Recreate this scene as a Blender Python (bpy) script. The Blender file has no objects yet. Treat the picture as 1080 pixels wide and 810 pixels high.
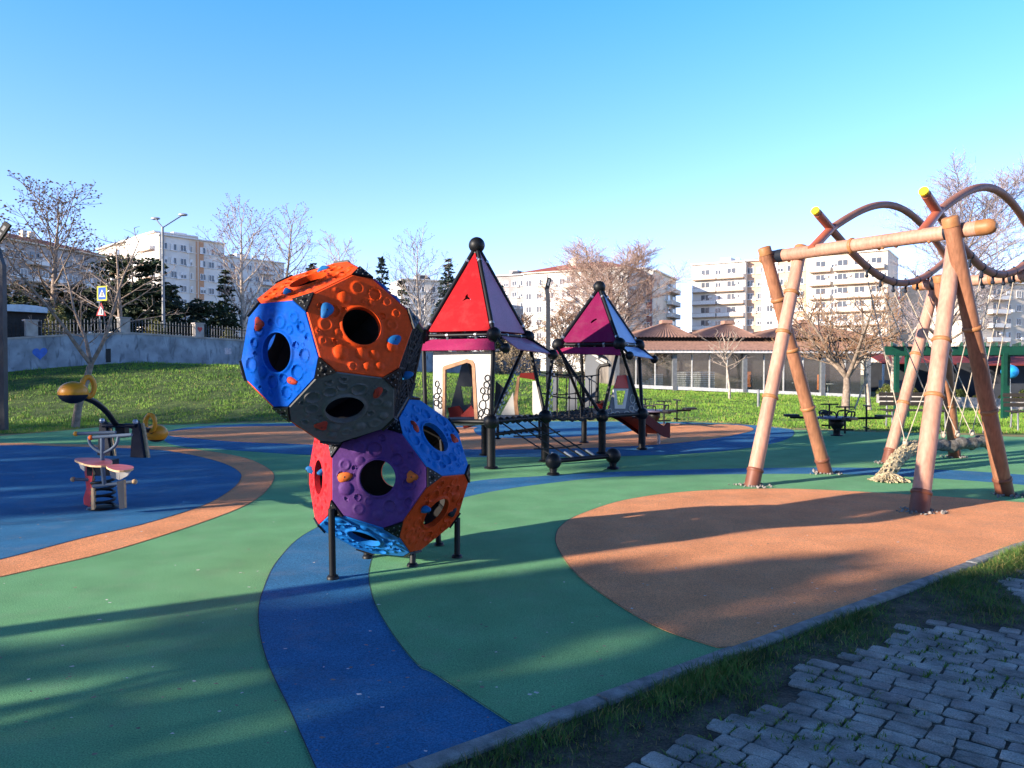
import bpy, math, random
import numpy as np
from mathutils import Vector, Matrix
from mathutils.geometry import tessellate_polygon

S = bpy.context.scene
COL = S.collection
R = math.radians
# ------------------------------------------------------------------ camera, sky, sun, exposure
FPX, CX, CY, EYE = 811.0, 540.0, 405.0, 1.5
PITCH = math.atan(17 / 811)
cam_d = bpy.data.cameras.new('camera')
cam = bpy.data.objects.new('camera', cam_d)
COL.objects.link(cam)
cam_d.sensor_width = 36
cam_d.lens = FPX / 1080 * 36
cam_d.clip_end = 4000
cam.location = (0, 0, EYE)
cam.rotation_euler = (math.pi / 2 - PITCH, 0, 0)
S.camera = cam

SUN_EL, SUN_TO = R(15.5), Vector((math.cos(R(28.5)), math.sin(R(28.5)), 0))   # direction the light travels on the ground
w = bpy.data.worlds.new('World')
S.world = w
w.use_nodes = True
nt = w.node_tree
for n in list(nt.nodes):
    nt.nodes.remove(n)
out = nt.nodes.new('ShaderNodeOutputWorld')
bg = nt.nodes.new('ShaderNodeBackground')
sky = nt.nodes.new('ShaderNodeTexSky')
hs = nt.nodes.new('ShaderNodeHueSaturation')
sky.sky_type = 'NISHITA'
sky.sun_disc = False
sky.sun_elevation = SUN_EL
sky.sun_rotation = math.atan2(-SUN_TO.x, -SUN_TO.y)
sky.altitude = 600
sky.air_density = 1.0
sky.dust_density = 0.25
sky.ozone_density = 4.0
hs.inputs['Saturation'].default_value = 1.0
nt.links.new(sky.outputs[0], hs.inputs['Color'])
tint = nt.nodes.new('ShaderNodeMix')
tint.data_type = 'RGBA'
tint.blend_type = 'MULTIPLY'
tint.inputs[0].default_value = 1
tint.inputs[7].default_value = (0.96, 1.05, 1.22, 1)
nt.links.new(hs.outputs[0], tint.inputs[6])
# a clear sky dims overhead; this ramp dims it further to cut the fill
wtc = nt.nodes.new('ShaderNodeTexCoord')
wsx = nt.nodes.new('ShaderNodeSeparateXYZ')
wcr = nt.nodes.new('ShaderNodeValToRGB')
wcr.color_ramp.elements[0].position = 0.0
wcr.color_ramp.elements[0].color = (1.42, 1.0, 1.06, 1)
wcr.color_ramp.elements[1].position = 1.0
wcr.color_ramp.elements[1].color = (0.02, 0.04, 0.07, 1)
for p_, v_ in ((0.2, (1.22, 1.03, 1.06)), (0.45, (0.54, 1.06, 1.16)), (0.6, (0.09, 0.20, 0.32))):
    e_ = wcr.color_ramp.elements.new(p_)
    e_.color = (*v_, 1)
zen = nt.nodes.new('ShaderNodeMix')
zen.data_type = 'RGBA'
zen.blend_type = 'MULTIPLY'
zen.inputs[0].default_value = 1
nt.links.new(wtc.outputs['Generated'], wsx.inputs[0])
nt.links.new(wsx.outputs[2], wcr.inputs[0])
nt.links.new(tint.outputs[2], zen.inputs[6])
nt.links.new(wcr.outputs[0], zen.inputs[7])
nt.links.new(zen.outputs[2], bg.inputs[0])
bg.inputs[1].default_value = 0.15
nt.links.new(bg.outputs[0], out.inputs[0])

sd = bpy.data.lights.new('sun', 'SUN')
sd.energy = 5.0
sd.angle = R(0.5)
sd.color = (1.0, 0.86, 0.70)
so = bpy.data.objects.new('sun', sd)
COL.objects.link(so)
trav = Vector((SUN_TO.x * math.cos(SUN_EL), SUN_TO.y * math.cos(SUN_EL), -math.sin(SUN_EL)))
so.rotation_euler = trav.to_track_quat('-Z', 'Y').to_euler()
so.location = (-20, -13, 12)

S.view_settings.view_transform = 'Standard'
S.view_settings.look = 'None'
S.view_settings.gamma = 1
S.view_settings.exposure = 1.18
S.view_settings.use_curve_mapping = False

# ------------------------------------------------------------------ helpers
cp, sp_ = math.cos(PITCH), math.sin(PITCH)


def ray(px, py):
    a, b = (px - CX) / FPX, (CY - py) / FPX
    return Vector((a, cp + b * sp_, -sp_ + b * cp))


def G(px, py, z=0.0):
    d = ray(px, py)
    return Vector((0, 0, EYE)) + d * ((z - EYE) / d.z)


def D(px, py, y):
    d = ray(px, py)
    return Vector((0, 0, EYE)) + d * (y / d.y)


def PL(px, py, p0, n):
    d = ray(px, py)
    o = Vector((0, 0, EYE))
    return o + d * ((Vector(p0) - o).dot(n) / d.dot(n))


def UV(u, v, z=0.0):
    """along-shadow / across-shadow ground coordinates"""
    return Vector((u * SUN_TO.x - v * SUN_TO.y, u * SUN_TO.y + v * SUN_TO.x, z))


MATS = {}


def mat(name, col, rough=0.6, var=0.15, scale=6.0, bump=0.0, bscale=60.0, metal=0.0, spec=0.4, col2=None,
        fine=0.0, fscale=300.0, coat=0.0, lo=0.35, hi=0.65, wear=0.0, grain=0.0):
    m = bpy.data.materials.new(name)
    MATS[name] = m
    m.use_nodes = True
    t = m.node_tree
    b = t.nodes['Principled BSDF']
    b.inputs['Roughness'].default_value = rough
    b.inputs['Metallic'].default_value = metal
    b.inputs['Specular IOR Level'].default_value = spec
    b.inputs['Coat Weight'].default_value = coat
    tc = t.nodes.new('ShaderNodeTexCoord')
    no = t.nodes.new('ShaderNodeTexNoise')
    no.inputs['Scale'].default_value = scale
    no.inputs['Detail'].default_value = 6
    t.links.new(tc.outputs['Object'], no.inputs['Vector'])
    cr = t.nodes.new('ShaderNodeValToRGB')
    c1 = [max(0, c * (1 - var)) for c in col]
    c2 = list(col2) if col2 else [min(1, c * (1 + var)) for c in col]
    cr.color_ramp.elements[0].color = (*c1, 1)
    cr.color_ramp.elements[1].color = (*c2, 1)
    cr.color_ramp.elements[0].position = lo
    cr.color_ramp.elements[1].position = hi
    t.links.new(no.outputs['Fac'], cr.inputs['Fac'])
    last = cr.outputs['Color']
    if fine > 0:
        n2 = t.nodes.new('ShaderNodeTexNoise')
        n2.inputs['Scale'].default_value = fscale
        n2.inputs['Detail'].default_value = 2
        t.links.new(tc.outputs['Object'], n2.inputs['Vector'])
        mr = t.nodes.new('ShaderNodeMapRange')
        mr.inputs[1].default_value = 0.3
        mr.inputs[2].default_value = 0.7
        mr.inputs[3].default_value = 1 - fine
        mr.inputs[4].default_value = 1 + fine
        t.links.new(n2.outputs['Fac'], mr.inputs[0])
        mx = t.nodes.new('ShaderNodeMix')
        mx.data_type = 'RGBA'
        mx.blend_type = 'MULTIPLY'
        mx.inputs[0].default_value = 1
        t.links.new(last, mx.inputs[6])
        t.links.new(mr.outputs[0], mx.inputs[7])
        last = mx.outputs[2]
    if grain > 0:
        mp5 = t.nodes.new('ShaderNodeMapping')
        mp5.inputs['Scale'].default_value = (38, 38, 1.4)
        t.links.new(tc.outputs['Object'], mp5.inputs[0])
        n5 = t.nodes.new('ShaderNodeTexNoise')
        n5.inputs['Scale'].default_value = 1.0
        n5.inputs['Detail'].default_value = 5
        t.links.new(mp5.outputs[0], n5.inputs['Vector'])
        m5 = t.nodes.new('ShaderNodeMapRange')
        m5.inputs[1].default_value = 0.3
        m5.inputs[2].default_value = 0.7
        m5.inputs[3].default_value = 1 - grain
        m5.inputs[4].default_value = 1 + grain * .6
        t.links.new(n5.outputs['Fac'], m5.inputs[0])
        x5 = t.nodes.new('ShaderNodeMix')
        x5.data_type = 'RGBA'
        x5.blend_type = 'MULTIPLY'
        x5.inputs[0].default_value = 1
        t.links.new(last, x5.inputs[6])
        t.links.new(m5.outputs[0], x5.inputs[7])
        last = x5.outputs[2]
    if wear > 0:
        n4 = t.nodes.new('ShaderNodeTexNoise')
        n4.inputs['Scale'].default_value = 3.1
        n4.inputs['Detail'].default_value = 9
        n4.inputs['Roughness'].default_value = 0.72
        t.links.new(tc.outputs['Object'], n4.inputs['Vector'])
        m4 = t.nodes.new('ShaderNodeMapRange')
        m4.inputs[1].default_value = 0.50
        m4.inputs[2].default_value = 0.78
        m4.inputs[3].default_value = 0
        m4.inputs[4].default_value = wear
        t.links.new(n4.outputs['Fac'], m4.inputs[0])
        x4 = t.nodes.new('ShaderNodeMix')
        x4.data_type = 'RGBA'
        x4.inputs[7].default_value = (.34, .32, .28, 1)
        t.links.new(m4.outputs[0], x4.inputs[0])
        t.links.new(last, x4.inputs[6])
        last = x4.outputs[2]
    t.links.new(last, b.inputs['Base Color'])
    if bump > 0:
        n3 = t.nodes.new('ShaderNodeTexNoise')
        n3.inputs['Scale'].default_value = bscale
        n3.inputs['Detail'].default_value = 4
        t.links.new(tc.outputs['Object'], n3.inputs['Vector'])
        bp = t.nodes.new('ShaderNodeBump')
        bp.inputs['Strength'].default_value = bump
        bp.inputs['Distance'].default_value = 0.02
        t.links.new(n3.outputs['Fac'], bp.inputs['Height'])
        t.links.new(bp.outputs[0], b.inputs['Normal'])
    return m


def glass_mat(name, tint=(0.8, 0.85, 0.85), gloss=0.25, dirt=(0.5, 0.5, 0.48), dirtw=0.12):
    m = bpy.data.materials.new(name)
    MATS[name] = m
    m.use_nodes = True
    t = m.node_tree
    for n in list(t.nodes):
        t.nodes.remove(n)
    o = t.nodes.new('ShaderNodeOutputMaterial')
    tr = t.nodes.new('ShaderNodeBsdfTransparent')
    tr.inputs[0].default_value = (*tint, 1)
    gl = t.nodes.new('ShaderNodeBsdfGlossy')
    gl.inputs['Roughness'].default_value = 0.05
    df = t.nodes.new('ShaderNodeBsdfDiffuse')
    df.inputs[0].default_value = (*dirt, 1)
    a = t.nodes.new('ShaderNodeMixShader')
    a.inputs[0].default_value = gloss
    b = t.nodes.new('ShaderNodeMixShader')
    b.inputs[0].default_value = dirtw
    t.links.new(tr.outputs[0], a.inputs[1])
    t.links.new(gl.outputs[0], a.inputs[2])
    t.links.new(a.outputs[0], b.inputs[1])
    t.links.new(df.outputs[0], b.inputs[2])
    t.links.new(b.outputs[0], o.inputs[0])
    return m


ORG = {}


class MB:
    def __init__(self):
        self.v, self.f, self.m, self.s = [], [], [], []

    def add(self, vs, fs, mat=0, smooth=False):
        o = len(self.v)
        self.v.extend([tuple(p) for p in vs])
        for f in fs:
            self.f.append([i + o for i in f])
            self.m.append(mat)
            self.s.append(smooth)
        return self

    def box(self, c, size, rot=0.0, mat=0, M=None):
        x, y, z = [s / 2 for s in size]
        pts = [Vector((a * x, b * y, e * z)) for a in (-1, 1) for b in (-1, 1) for e in (-1, 1)]
        q = M if M is not None else Matrix.Rotation(rot, 3, 'Z')
        pts = [q @ p + Vector(c) for p in pts]
        fs = [(0, 1, 3, 2), (4, 6, 7, 5), (0, 4, 5, 1), (2, 3, 7, 6), (0, 2, 6, 4), (1, 5, 7, 3)]
        return self.add(pts, fs, mat)

    def bar(self, a, b, wd, th, up=(0, 0, 1), mat=0):
        """rectangular bar from a to b"""
        a, b = Vector(a), Vector(b)
        d = (b - a).normalized()
        u = Vector(up)
        s = d.cross(u)
        if s.length < 1e-4:
            s = d.cross(Vector((1, 0, 0)))
        s.normalize()
        u = s.cross(d).normalized()
        pts = []
        for p in (a, b):
            for i, j in ((-1, -1), (1, -1), (1, 1), (-1, 1)):
                pts.append(p + s * (i * wd / 2) + u * (j * th / 2))
        return self.add(pts, [(3, 2, 1, 0), (4, 5, 6, 7), (0, 1, 5, 4), (1, 2, 6, 5), (2, 3, 7, 6), (3, 0, 4, 7)], mat)

    def tube(self, pts, r, n=8, mat=0, cap=True, smooth=True, closed=False):
        pts = [Vector(p) for p in pts]
        k = len(pts)
        rs = r if isinstance(r, (list, tuple)) else [r] * k
        vs, fs = [], []
        pu = None
        for i, p in enumerate(pts):
            if closed:
                d = pts[(i + 1) % k] - pts[i - 1]
            else:
                d = pts[min(i + 1, k - 1)] - pts[max(i - 1, 0)]
            if d.length < 1e-9:
                d = Vector((0, 0, 1))
            d.normalize()
            if pu is None:
                pu = d.orthogonal().normalized()
            else:
                pu = pu - d * pu.dot(d)
                if pu.length < 1e-6:
                    pu = d.orthogonal()
                pu.normalize()
            q = d.cross(pu)
            for j in range(n):
                a = 2 * math.pi * j / n
                vs.append(p + (pu * math.cos(a) + q * math.sin(a)) * rs[i])
        for i in range(k if closed else k - 1):
            i2 = (i + 1) % k
            for j in range(n):
                j2 = (j + 1) % n
                fs.append((i * n + j, i * n + j2, i2 * n + j2, i2 * n + j))
        self.add(vs, fs, mat, smooth)
        if cap and not closed:
            self.add(vs[:n], [tuple(range(n - 1, -1, -1))], mat)
            self.add(vs[-n:], [tuple(range(n))], mat)
        return self

    def sphere(self, c, r, sc=(1, 1, 1), nu=20, nv=12, mat=0, M=None, ztop=None):
        c = Vector(c)
        vs, fs = [], []
        for i in range(nv + 1):
            t = math.pi * i / nv
            for j in range(nu):
                a = 2 * math.pi * j / nu
                p = Vector((math.sin(t) * math.cos(a) * sc[0], math.sin(t) * math.sin(a) * sc[1], math.cos(t) * sc[2])) * r
                if M is not None:
                    p = M @ p
                vs.append(c + p)
        for i in range(nv):
            for j in range(nu):
                j2 = (j + 1) % nu
                fs.append((i * nu + j, (i + 1) * nu + j, (i + 1) * nu + j2, i * nu + j2))
        return self.add(vs, fs, mat, True)

    def plate(self, pts, holes=(), th=0.02, n=None, mat=0, emat=None):
        """flat plate with holes through it; pts 3D coplanar, extruded along -n"""
        pts = [Vector(p) for p in pts]
        holes = [[Vector(p) for p in h] for h in holes]
        if n is None:
            n = Vector((0, 0, 0))
            for i in range(len(pts)):
                n += pts[i].cross(pts[(i + 1) % len(pts)])
        n = Vector(n).normalized()
        loops = [pts] + holes
        ax = n.orthogonal().normalized()
        ay = n.cross(ax)
        l2 = [[Vector((p.dot(ax), p.dot(ay), 0)) for p in L] for L in loops]
        tri = tessellate_polygon(l2)
        flat = [p for L in loops for p in L]
        k = len(flat)
        top = [p for p in flat]
        bot = [p - n * th for p in flat]
        fs = []
        for t in tri:
            a, b, c = [flat[i] for i in t]
            if (b - a).cross(c - a).dot(n) < 0:
                t = t[::-1]
            fs.append(tuple(t))
        self.add(top, fs, mat)
        self.add(bot, [f[::-1] for f in fs], mat)
        o = 0
        for L in loops:
            q = len(L)
            vs = [p for p in L] + [p - n * th for p in L]
            self.add(vs, [(i, i + q, (i + 1) % q + q, (i + 1) % q) for i in range(q)], mat if emat is None else emat)
            o += q
        return self

    def lathe(self, prof, c=(0, 0, 0), n=16, mat=0, smooth=True):
        c = Vector(c)
        vs, fs = [], []
        for r, z in prof:
            for j in range(n):
                a = 2 * math.pi * j / n
                vs.append(c + Vector((r * math.cos(a), r * math.sin(a), z)))
        for i in range(len(prof) - 1):
            for j in range(n):
                j2 = (j + 1) % n
                fs.append((i * n + j, i * n + j2, (i + 1) * n + j2, (i + 1) * n + j))
        return self.add(vs, fs, mat, smooth)

    def build(self, name, mats, parent=None, org=None):
        me = bpy.data.meshes.new(name)
        if parent is not None:
            o = Vector(ORG[parent.name])
        else:
            o = Vector(org) if org is not None else Vector((0, 0, 0))
        if o.length > 0:
            vs = [(p[0] - o.x, p[1] - o.y, p[2] - o.z) for p in self.v]
        else:
            vs = self.v
        me.from_pydata(vs, [], self.f)
        if not isinstance(mats, (list, tuple)):
            mats = [mats]
        for m in mats:
            me.materials.append(MATS[m] if isinstance(m, str) else m)
        me.polygons.foreach_set('material_index', self.m)
        me.polygons.foreach_set('use_smooth', self.s)
        me.update()
        ob = bpy.data.objects.new(name, me)
        COL.objects.link(ob)
        ORG[ob.name] = o
        if parent is not None:
            ob.parent = parent
        else:
            ob.location = o
        return ob


def fast(name, V, F, mats, idx=None, org=(0, 0, 0)):
    """numpy mesh, all faces with the same vertex count"""
    me = bpy.data.meshes.new(name)
    V = np.asarray(V, np.float32) - np.asarray(org, np.float32)
    F = np.asarray(F, np.int32)
    me.vertices.add(len(V))
    me.vertices.foreach_set('co', V.ravel())
    k = F.shape[1]
    me.loops.add(F.size)
    me.loops.foreach_set('vertex_index', F.ravel())
    me.polygons.add(len(F))
    me.polygons.foreach_set('loop_start', np.arange(len(F), dtype=np.int32) * k)
    me.polygons.foreach_set('loop_total', np.full(len(F), k, np.int32))
    for m in mats:
        me.materials.append(MATS[m])
    if idx is not None:
        me.polygons.foreach_set('material_index', np.asarray(idx, np.int32))
    me.update(calc_edges=True)
    me.validate()
    ob = bpy.data.objects.new(name, me)
    COL.objects.link(ob)
    ob.location = org
    return ob


def empty(name, loc=(0, 0, 0), label=None, cat=None, group=None):
    o = bpy.data.objects.new(name, None)
    COL.objects.link(o)
    o.location = loc
    o.empty_display_size = 0.2
    ORG[o.name] = Vector(loc)
    tag(o, label, cat, group)
    return o


def tag(o, label=None, cat=None, group=None, kind=None):
    if label:
        o['label'] = label
    if cat:
        o['category'] = cat
    if group:
        o['group'] = group
    if kind:
        o['kind'] = kind
    return o


def copy_tree(o, parent=None):
    c = o.copy()
    COL.objects.link(c)
    ORG[c.name] = ORG.get(o.name, Vector((0, 0, 0)))
    if parent is not None:
        c.parent = parent
    for ch in [q for q in o.children]:
        copy_tree(ch, c)
    return c


def smoothline(pts, sub=6, closed=False):
    """Catmull-Rom through points"""
    pts = [Vector(p) for p in pts]
    n = len(pts)
    out = []
    rng = range(n) if closed else range(n - 1)
    for i in rng:
        p0 = pts[(i - 1) % n] if closed or i > 0 else pts[0]
        p1, p2 = pts[i], pts[(i + 1) % n]
        p3 = pts[(i + 2) % n] if closed or i + 2 < n else pts[-1]
        for k in range(sub):
            t = k / sub
            out.append(0.5 * ((2 * p1) + (p2 - p0) * t + (2 * p0 - 5 * p1 + 4 * p2 - p3) * t * t + (3 * p1 - p0 - 3 * p2 + p3) * t ** 3))
    if not closed:
        out.append(pts[-1])
    return out


# ------------------------------------------------------------------ materials
def epdm(name, c, c2=None):
    return mat(name, c, rough=0.92, var=0.10, scale=2.2, bump=0.5, bscale=220, spec=0.15, fine=0.42, fscale=140, wear=0.22)


epdm('rubber_green', (0.16, 0.40, 0.185))
epdm('rubber_blue', (0.036, 0.17, 0.34))
epdm('rubber_orange', (0.80, 0.34, 0.155))
mat('seam', (0.05, 0.06, 0.06), rough=0.9)
mat('kerb_stone', (0.26, 0.26, 0.25), rough=0.9, var=0.3, scale=14, bump=0.5, bscale=90, fine=0.2, fscale=200)
mat('cobble', (0.28, 0.262, 0.235), rough=0.8, var=0.45, scale=5, bump=0.6, bscale=55, fine=0.3, fscale=160)
mat('cobble_b', (0.35, 0.325, 0.29), rough=0.8, var=0.35, scale=5, bump=0.6, bscale=55, fine=0.3, fscale=160)
mat('cobble_c', (0.22, 0.21, 0.198), rough=0.75, var=0.4, scale=5, bump=0.6, bscale=55, fine=0.3, fscale=160)
mat('soil', (0.085, 0.066, 0.048), rough=0.95, var=0.5, scale=8, bump=0.8, bscale=50, fine=0.4, fscale=120)
mat('lawn_soil', (0.055, 0.10, 0.018), rough=0.95, var=0.4, scale=2.5, col2=(0.10, 0.15, 0.03), bump=1.0, bscale=9)
mat('dry_lawn', (0.24, 0.2, 0.07), rough=0.95, var=0.4, scale=3)
mat('blade', (0.11, 0.26, 0.03), rough=0.7, var=0.3, scale=0.6, col2=(0.22, 0.38, 0.045), spec=0.3)
mat('blade_dry', (0.34, 0.27, 0.09), rough=0.8, var=0.3, scale=0.8)
mat('blade_dark', (0.09, 0.17, 0.035), rough=0.7, var=0.4, scale=5, spec=0.3)
mat('moss', (0.12, 0.21, 0.035), rough=0.9, var=0.4, scale=10)
mat('asphalt', (0.06, 0.06, 0.06), rough=0.9, var=0.2, scale=3)
mat('black_metal', (0.007, 0.008, 0.010), rough=0.48, var=0.2, scale=5, spec=0.28)
mat('black_rubber', (0.02, 0.02, 0.022), rough=0.6, var=0.2, scale=9)
mat('rope', (0.022, 0.022, 0.025), rough=0.85, var=0.3, scale=40, bump=0.6, bscale=150)
mat('white_rope', (0.5, 0.43, 0.34), rough=0.85, var=0.2, scale=30, bump=0.6, bscale=150)
mat('straw_rope', (0.46, 0.38, 0.24), rough=0.9, var=0.45, scale=30, bump=1.0, bscale=60)
mat('dark_rope', (0.16, 0.15, 0.135), rough=0.9, var=0.5, scale=20, bump=1.0, bscale=60)
mat('steel', (0.35, 0.36, 0.38), rough=0.35, var=0.1, metal=0.8)
mat('bolt', (0.55, 0.55, 0.55), rough=0.4, metal=0.6)


def plastic(name, c, rough=0.58, spec=0.12):
    return mat(name, c, rough=rough, var=0.08, scale=3, spec=spec, fine=0.10, fscale=40, bump=0.10, bscale=90, wear=0.10)


plastic('pl_orange', (0.78, 0.075, 0.010))
plastic('pl_blue', (0.001, 0.075, 0.42), .62, .04)
plastic('pl_sky', (0.008, 0.14, 0.46))
plastic('pl_grey', (0.14, 0.14, 0.138))
plastic('pl_purple', (0.095, 0.036, 0.165))
plastic('pl_red', (0.55, 0.02, 0.03))
plastic('pl_darkorange', (0.52, 0.05, 0.008))
plastic('pl_magenta', (0.28, 0.02, 0.085))
mat('dark_inside', (0.02, 0.02, 0.022), rough=0.7)
plastic('hold_blue', (0.015, 0.14, 0.38), 0.6)
plastic('hold_red', (0.42, 0.05, 0.03), 0.6)
plastic('hold_orange', (0.62, 0.14, 0.03), 0.6)
plastic('roof_red', (0.34, 0.004, 0.009), 0.5)
plastic('roof_magenta', (0.17, 0.010, 0.06), 0.4)
plastic('roof_violet', (0.36, 0.15, 0.23), 0.35)
plastic('roof_sky_sheen', (0.2, 0.3, 0.55), 0.3)  # purple tent face with its sky reflection put into the colour
mat('panel_white', (0.56, 0.545, 0.52), rough=0.4, var=0.08, scale=2)
mat('panel_grey', (0.15, 0.165, 0.19), spec=.15, rough=0.6, var=0.1, scale=2)
mat('panel_dark', (0.05, 0.055, 0.065), spec=.12, rough=0.6, var=0.1, scale=2)
mat('panel_maroon', (0.12, 0.010, 0.010), spec=.1, rough=0.65, var=0.1)
mat('wood_edge', (0.30, 0.15, 0.075), rough=0.6, var=0.25, scale=12)
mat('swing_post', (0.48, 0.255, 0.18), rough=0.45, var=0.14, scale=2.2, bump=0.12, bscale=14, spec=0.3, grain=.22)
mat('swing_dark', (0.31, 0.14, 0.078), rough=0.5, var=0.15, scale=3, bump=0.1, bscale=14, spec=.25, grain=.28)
mat('swing_collar', (0.36, 0.16, 0.062), rough=0.5, var=0.15, scale=8)
mat('swing_foot', (0.17, 0.06, 0.035), rough=0.5, var=0.15, scale=8)
mat('arch_tube', (0.33, 0.155, 0.115), spec=.2, rough=0.6, var=0.12, scale=4)
mat('arch_joint', (0.42, 0.12, 0.07), rough=0.42, var=0.12, scale=4)
mat('yellow_cap', (0.85, 0.62, 0.02), rough=0.5)
mat('gravel', (0.26, 0.24, 0.22), rough=0.95, var=0.5, scale=30, bump=1, bscale=60)
mat('navy', (0.012, 0.018, 0.032), rough=0.55, spec=.2)
mat('seat_yellow', (0.72, 0.29, 0.015), rough=0.4, var=0.08)
mat('grey_tube', (0.085, 0.125, 0.19), spec=.15, rough=0.5, var=0.08)
mat('rider_red', (0.52, 0.03, 0.03), rough=0.45, var=0.12, scale=6)
mat('rider_pink', (0.45, 0.10, 0.10), rough=0.5, var=0.2, scale=8)
mat('ply_edge', (0.52, 0.36, 0.2), rough=0.7, var=0.2, scale=20)
mat('bark', (0.26, 0.20, 0.155), rough=0.9, var=0.35, scale=8, bump=0.8, bscale=30)
mat('bark_pale', (0.44, 0.36, 0.29), rough=0.9, var=0.35, scale=7, bump=0.6, bscale=30)
mat('twig_grey', (0.20, 0.165, 0.15), rough=0.9, var=0.2)
mat('twig_brown', (0.30, 0.175, 0.10), rough=0.9, var=0.2)
mat('twig_pale', (0.38, 0.31, 0.26), rough=0.9, var=0.2)
mat('twig_pink', (0.44, 0.31, 0.25), rough=0.9, var=0.2)
mat('twig_mauve', (0.34, 0.29, 0.30), rough=0.9, var=0.2)
mat('blossom', (0.62, 0.42, 0.42), rough=0.8, var=0.2)
mat('seed', (0.22, 0.15, 0.09), rough=0.9, var=0.3)
mat('bud', (0.36, 0.2, 0.18), rough=0.9, var=0.3)
mat('needle', (0.024, 0.045, 0.022), rough=0.8, var=0.5, scale=1.5, col2=(0.045, 0.07, 0.025))
mat('needle_blue', (0.03, 0.052, 0.04), rough=0.8, var=0.4, scale=1.5)
mat('hedge', (0.10, 0.12, 0.03), rough=0.8, var=0.4, scale=2, col2=(0.2, 0.18, 0.05))
mat('hedge_green', (0.11, 0.16, 0.03), rough=0.8, var=0.4, scale=2, col2=(0.24, 0.25, 0.05))
mat('dry_bush', (0.27, 0.21, 0.13), rough=0.9, var=0.4, scale=1.5)
mat('stucco_white', (0.72, 0.69, 0.64), rough=0.85, var=0.08, scale=0.4)
mat('stucco_cream', (0.66, 0.58, 0.48), rough=0.85, var=0.08, scale=0.4)
mat('stucco_peach', (0.60, 0.40, 0.28), rough=0.85, var=0.08, scale=0.4)
mat('stucco_grey', (0.34, 0.31, 0.30), rough=0.85, var=0.15, scale=0.4)
mat('stucco_maroon', (0.28, 0.09, 0.09), rough=0.85, var=0.1)
mat('stucco_orange', (0.56, 0.30, 0.17), rough=0.85, var=0.1)
mat('balcony_edge', (0.42, 0.30, 0.22), rough=0.8, var=0.1)
mat('rail_white', (0.75, 0.73, 0.70), rough=0.6)
mat('roof_tile', (0.34, 0.085, 0.06), rough=0.8, var=0.2, scale=4)
mat('cafe_tile', (0.33, 0.19, 0.14), rough=0.75, var=0.18, scale=3)
mat('far_glass', (0.06, 0.07, 0.085), rough=0.15, spec=0.6)
mat('far_frame', (0.75, 0.74, 0.72), rough=0.6)
mat('dark_gap', (0.03, 0.03, 0.03), rough=0.9)
mat('aluminium', (0.42, 0.42, 0.43), rough=0.4, metal=0.5)
mat('cafe_frame', (0.50, 0.50, 0.49), rough=0.5)
mat('cafe_floor', (0.3, 0.28, 0.26), rough=0.7)
mat('cafe_wall', (0.16, 0.14, 0.12), rough=0.8, var=0.5, scale=1.0)
mat('white_cloth', (0.75, 0.74, 0.72), rough=0.8)
mat('orange_box', (0.75, 0.22, 0.06), rough=0.5)
mat('pergola_green', (0.004, 0.055, 0.032), rough=0.5, var=0.12)
mat('concrete', (0.36, 0.34, 0.32), rough=0.9, var=0.2, scale=3, bump=0.3, bscale=40)
mat('awning_red', (0.2, 0.035, 0.03), rough=0.7)
mat('cyan_cloth', (0.02, 0.33, 0.72), rough=0.6)
mat('lamp_grey', (0.20, 0.21, 0.22), rough=0.5, metal=0.3)
mat('lamp_dark', (0.045, 0.05, 0.06), rough=0.5, spec=.3)
mat('lamp_white', (0.72, 0.70, 0.68), rough=0.5)
mat('sign_blue', (0.015, 0.12, 0.5), rough=0.5)
mat('sign_yellow', (0.72, 0.68, 0.05), rough=0.5)
mat('sign_white', (0.8, 0.8, 0.78), rough=0.5)
mat('sign_red', (0.55, 0.04, 0.04), rough=0.5)
mat('car_white', (0.7, 0.72, 0.74), rough=0.25, coat=0.5)
mat('car_blue', (0.20, 0.30, 0.42), rough=0.25, coat=0.5)
mat('tyre', (0.02, 0.02, 0.02), rough=0.8)
mat('tarp', (0.5, 0.62, 0.70), rough=0.6, var=0.1)
mat('bench_wood', (0.03, 0.026, 0.024), rough=0.7, var=0.2, scale=20)
mat('litter', (0.65, 0.64, 0.6), rough=0.8)
mat('table_top', (0.10, 0.09, 0.14), rough=0.4)
glass_mat('cafe_glass', (.85, .87, .86), .07, (.5, .5, .48), .05)
# the painted and stained boundary wall
m = mat('wall_paint', (0.26, 0.31, 0.36), rough=0.9, var=0.28, scale=1.6, bump=0.3, bscale=20)
t = m.node_tree
b = t.nodes['Principled BSDF']
src = b.inputs['Base Color'].links[0].from_socket
tc = t.nodes.new('ShaderNodeTexCoord')
mp = t.nodes.new('ShaderNodeMapping')
mp.inputs['Scale'].default_value = (4.5, 4.5, 1.6)
t.links.new(tc.outputs['Object'], mp.inputs[0])
n1 = t.nodes.new('ShaderNodeTexNoise')
n1.inputs['Scale'].default_value = 0.8
n1.inputs['Detail'].default_value = 8
n1.inputs['Distortion'].default_value = 1.5
t.links.new(mp.outputs[0], n1.inputs['Vector'])
cr = t.nodes.new('ShaderNodeValToRGB')
cr.color_ramp.elements[0].position = 0.53
cr.color_ramp.elements[1].position = 0.72
cr.color_ramp.elements[1].color = (.9, .9, .9, 1)
t.links.new(n1.outputs['Fac'], cr.inputs[0])
mx = t.nodes.new('ShaderNodeMix')
mx.data_type = 'RGBA'
t.links.new(cr.outputs[0], mx.inputs[0])
t.links.new(src, mx.inputs[6])
mx.inputs[7].default_value = (0.09, 0.11, 0.14, 1)
t.links.new(mx.outputs[2], b.inputs['Base Color'])

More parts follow.
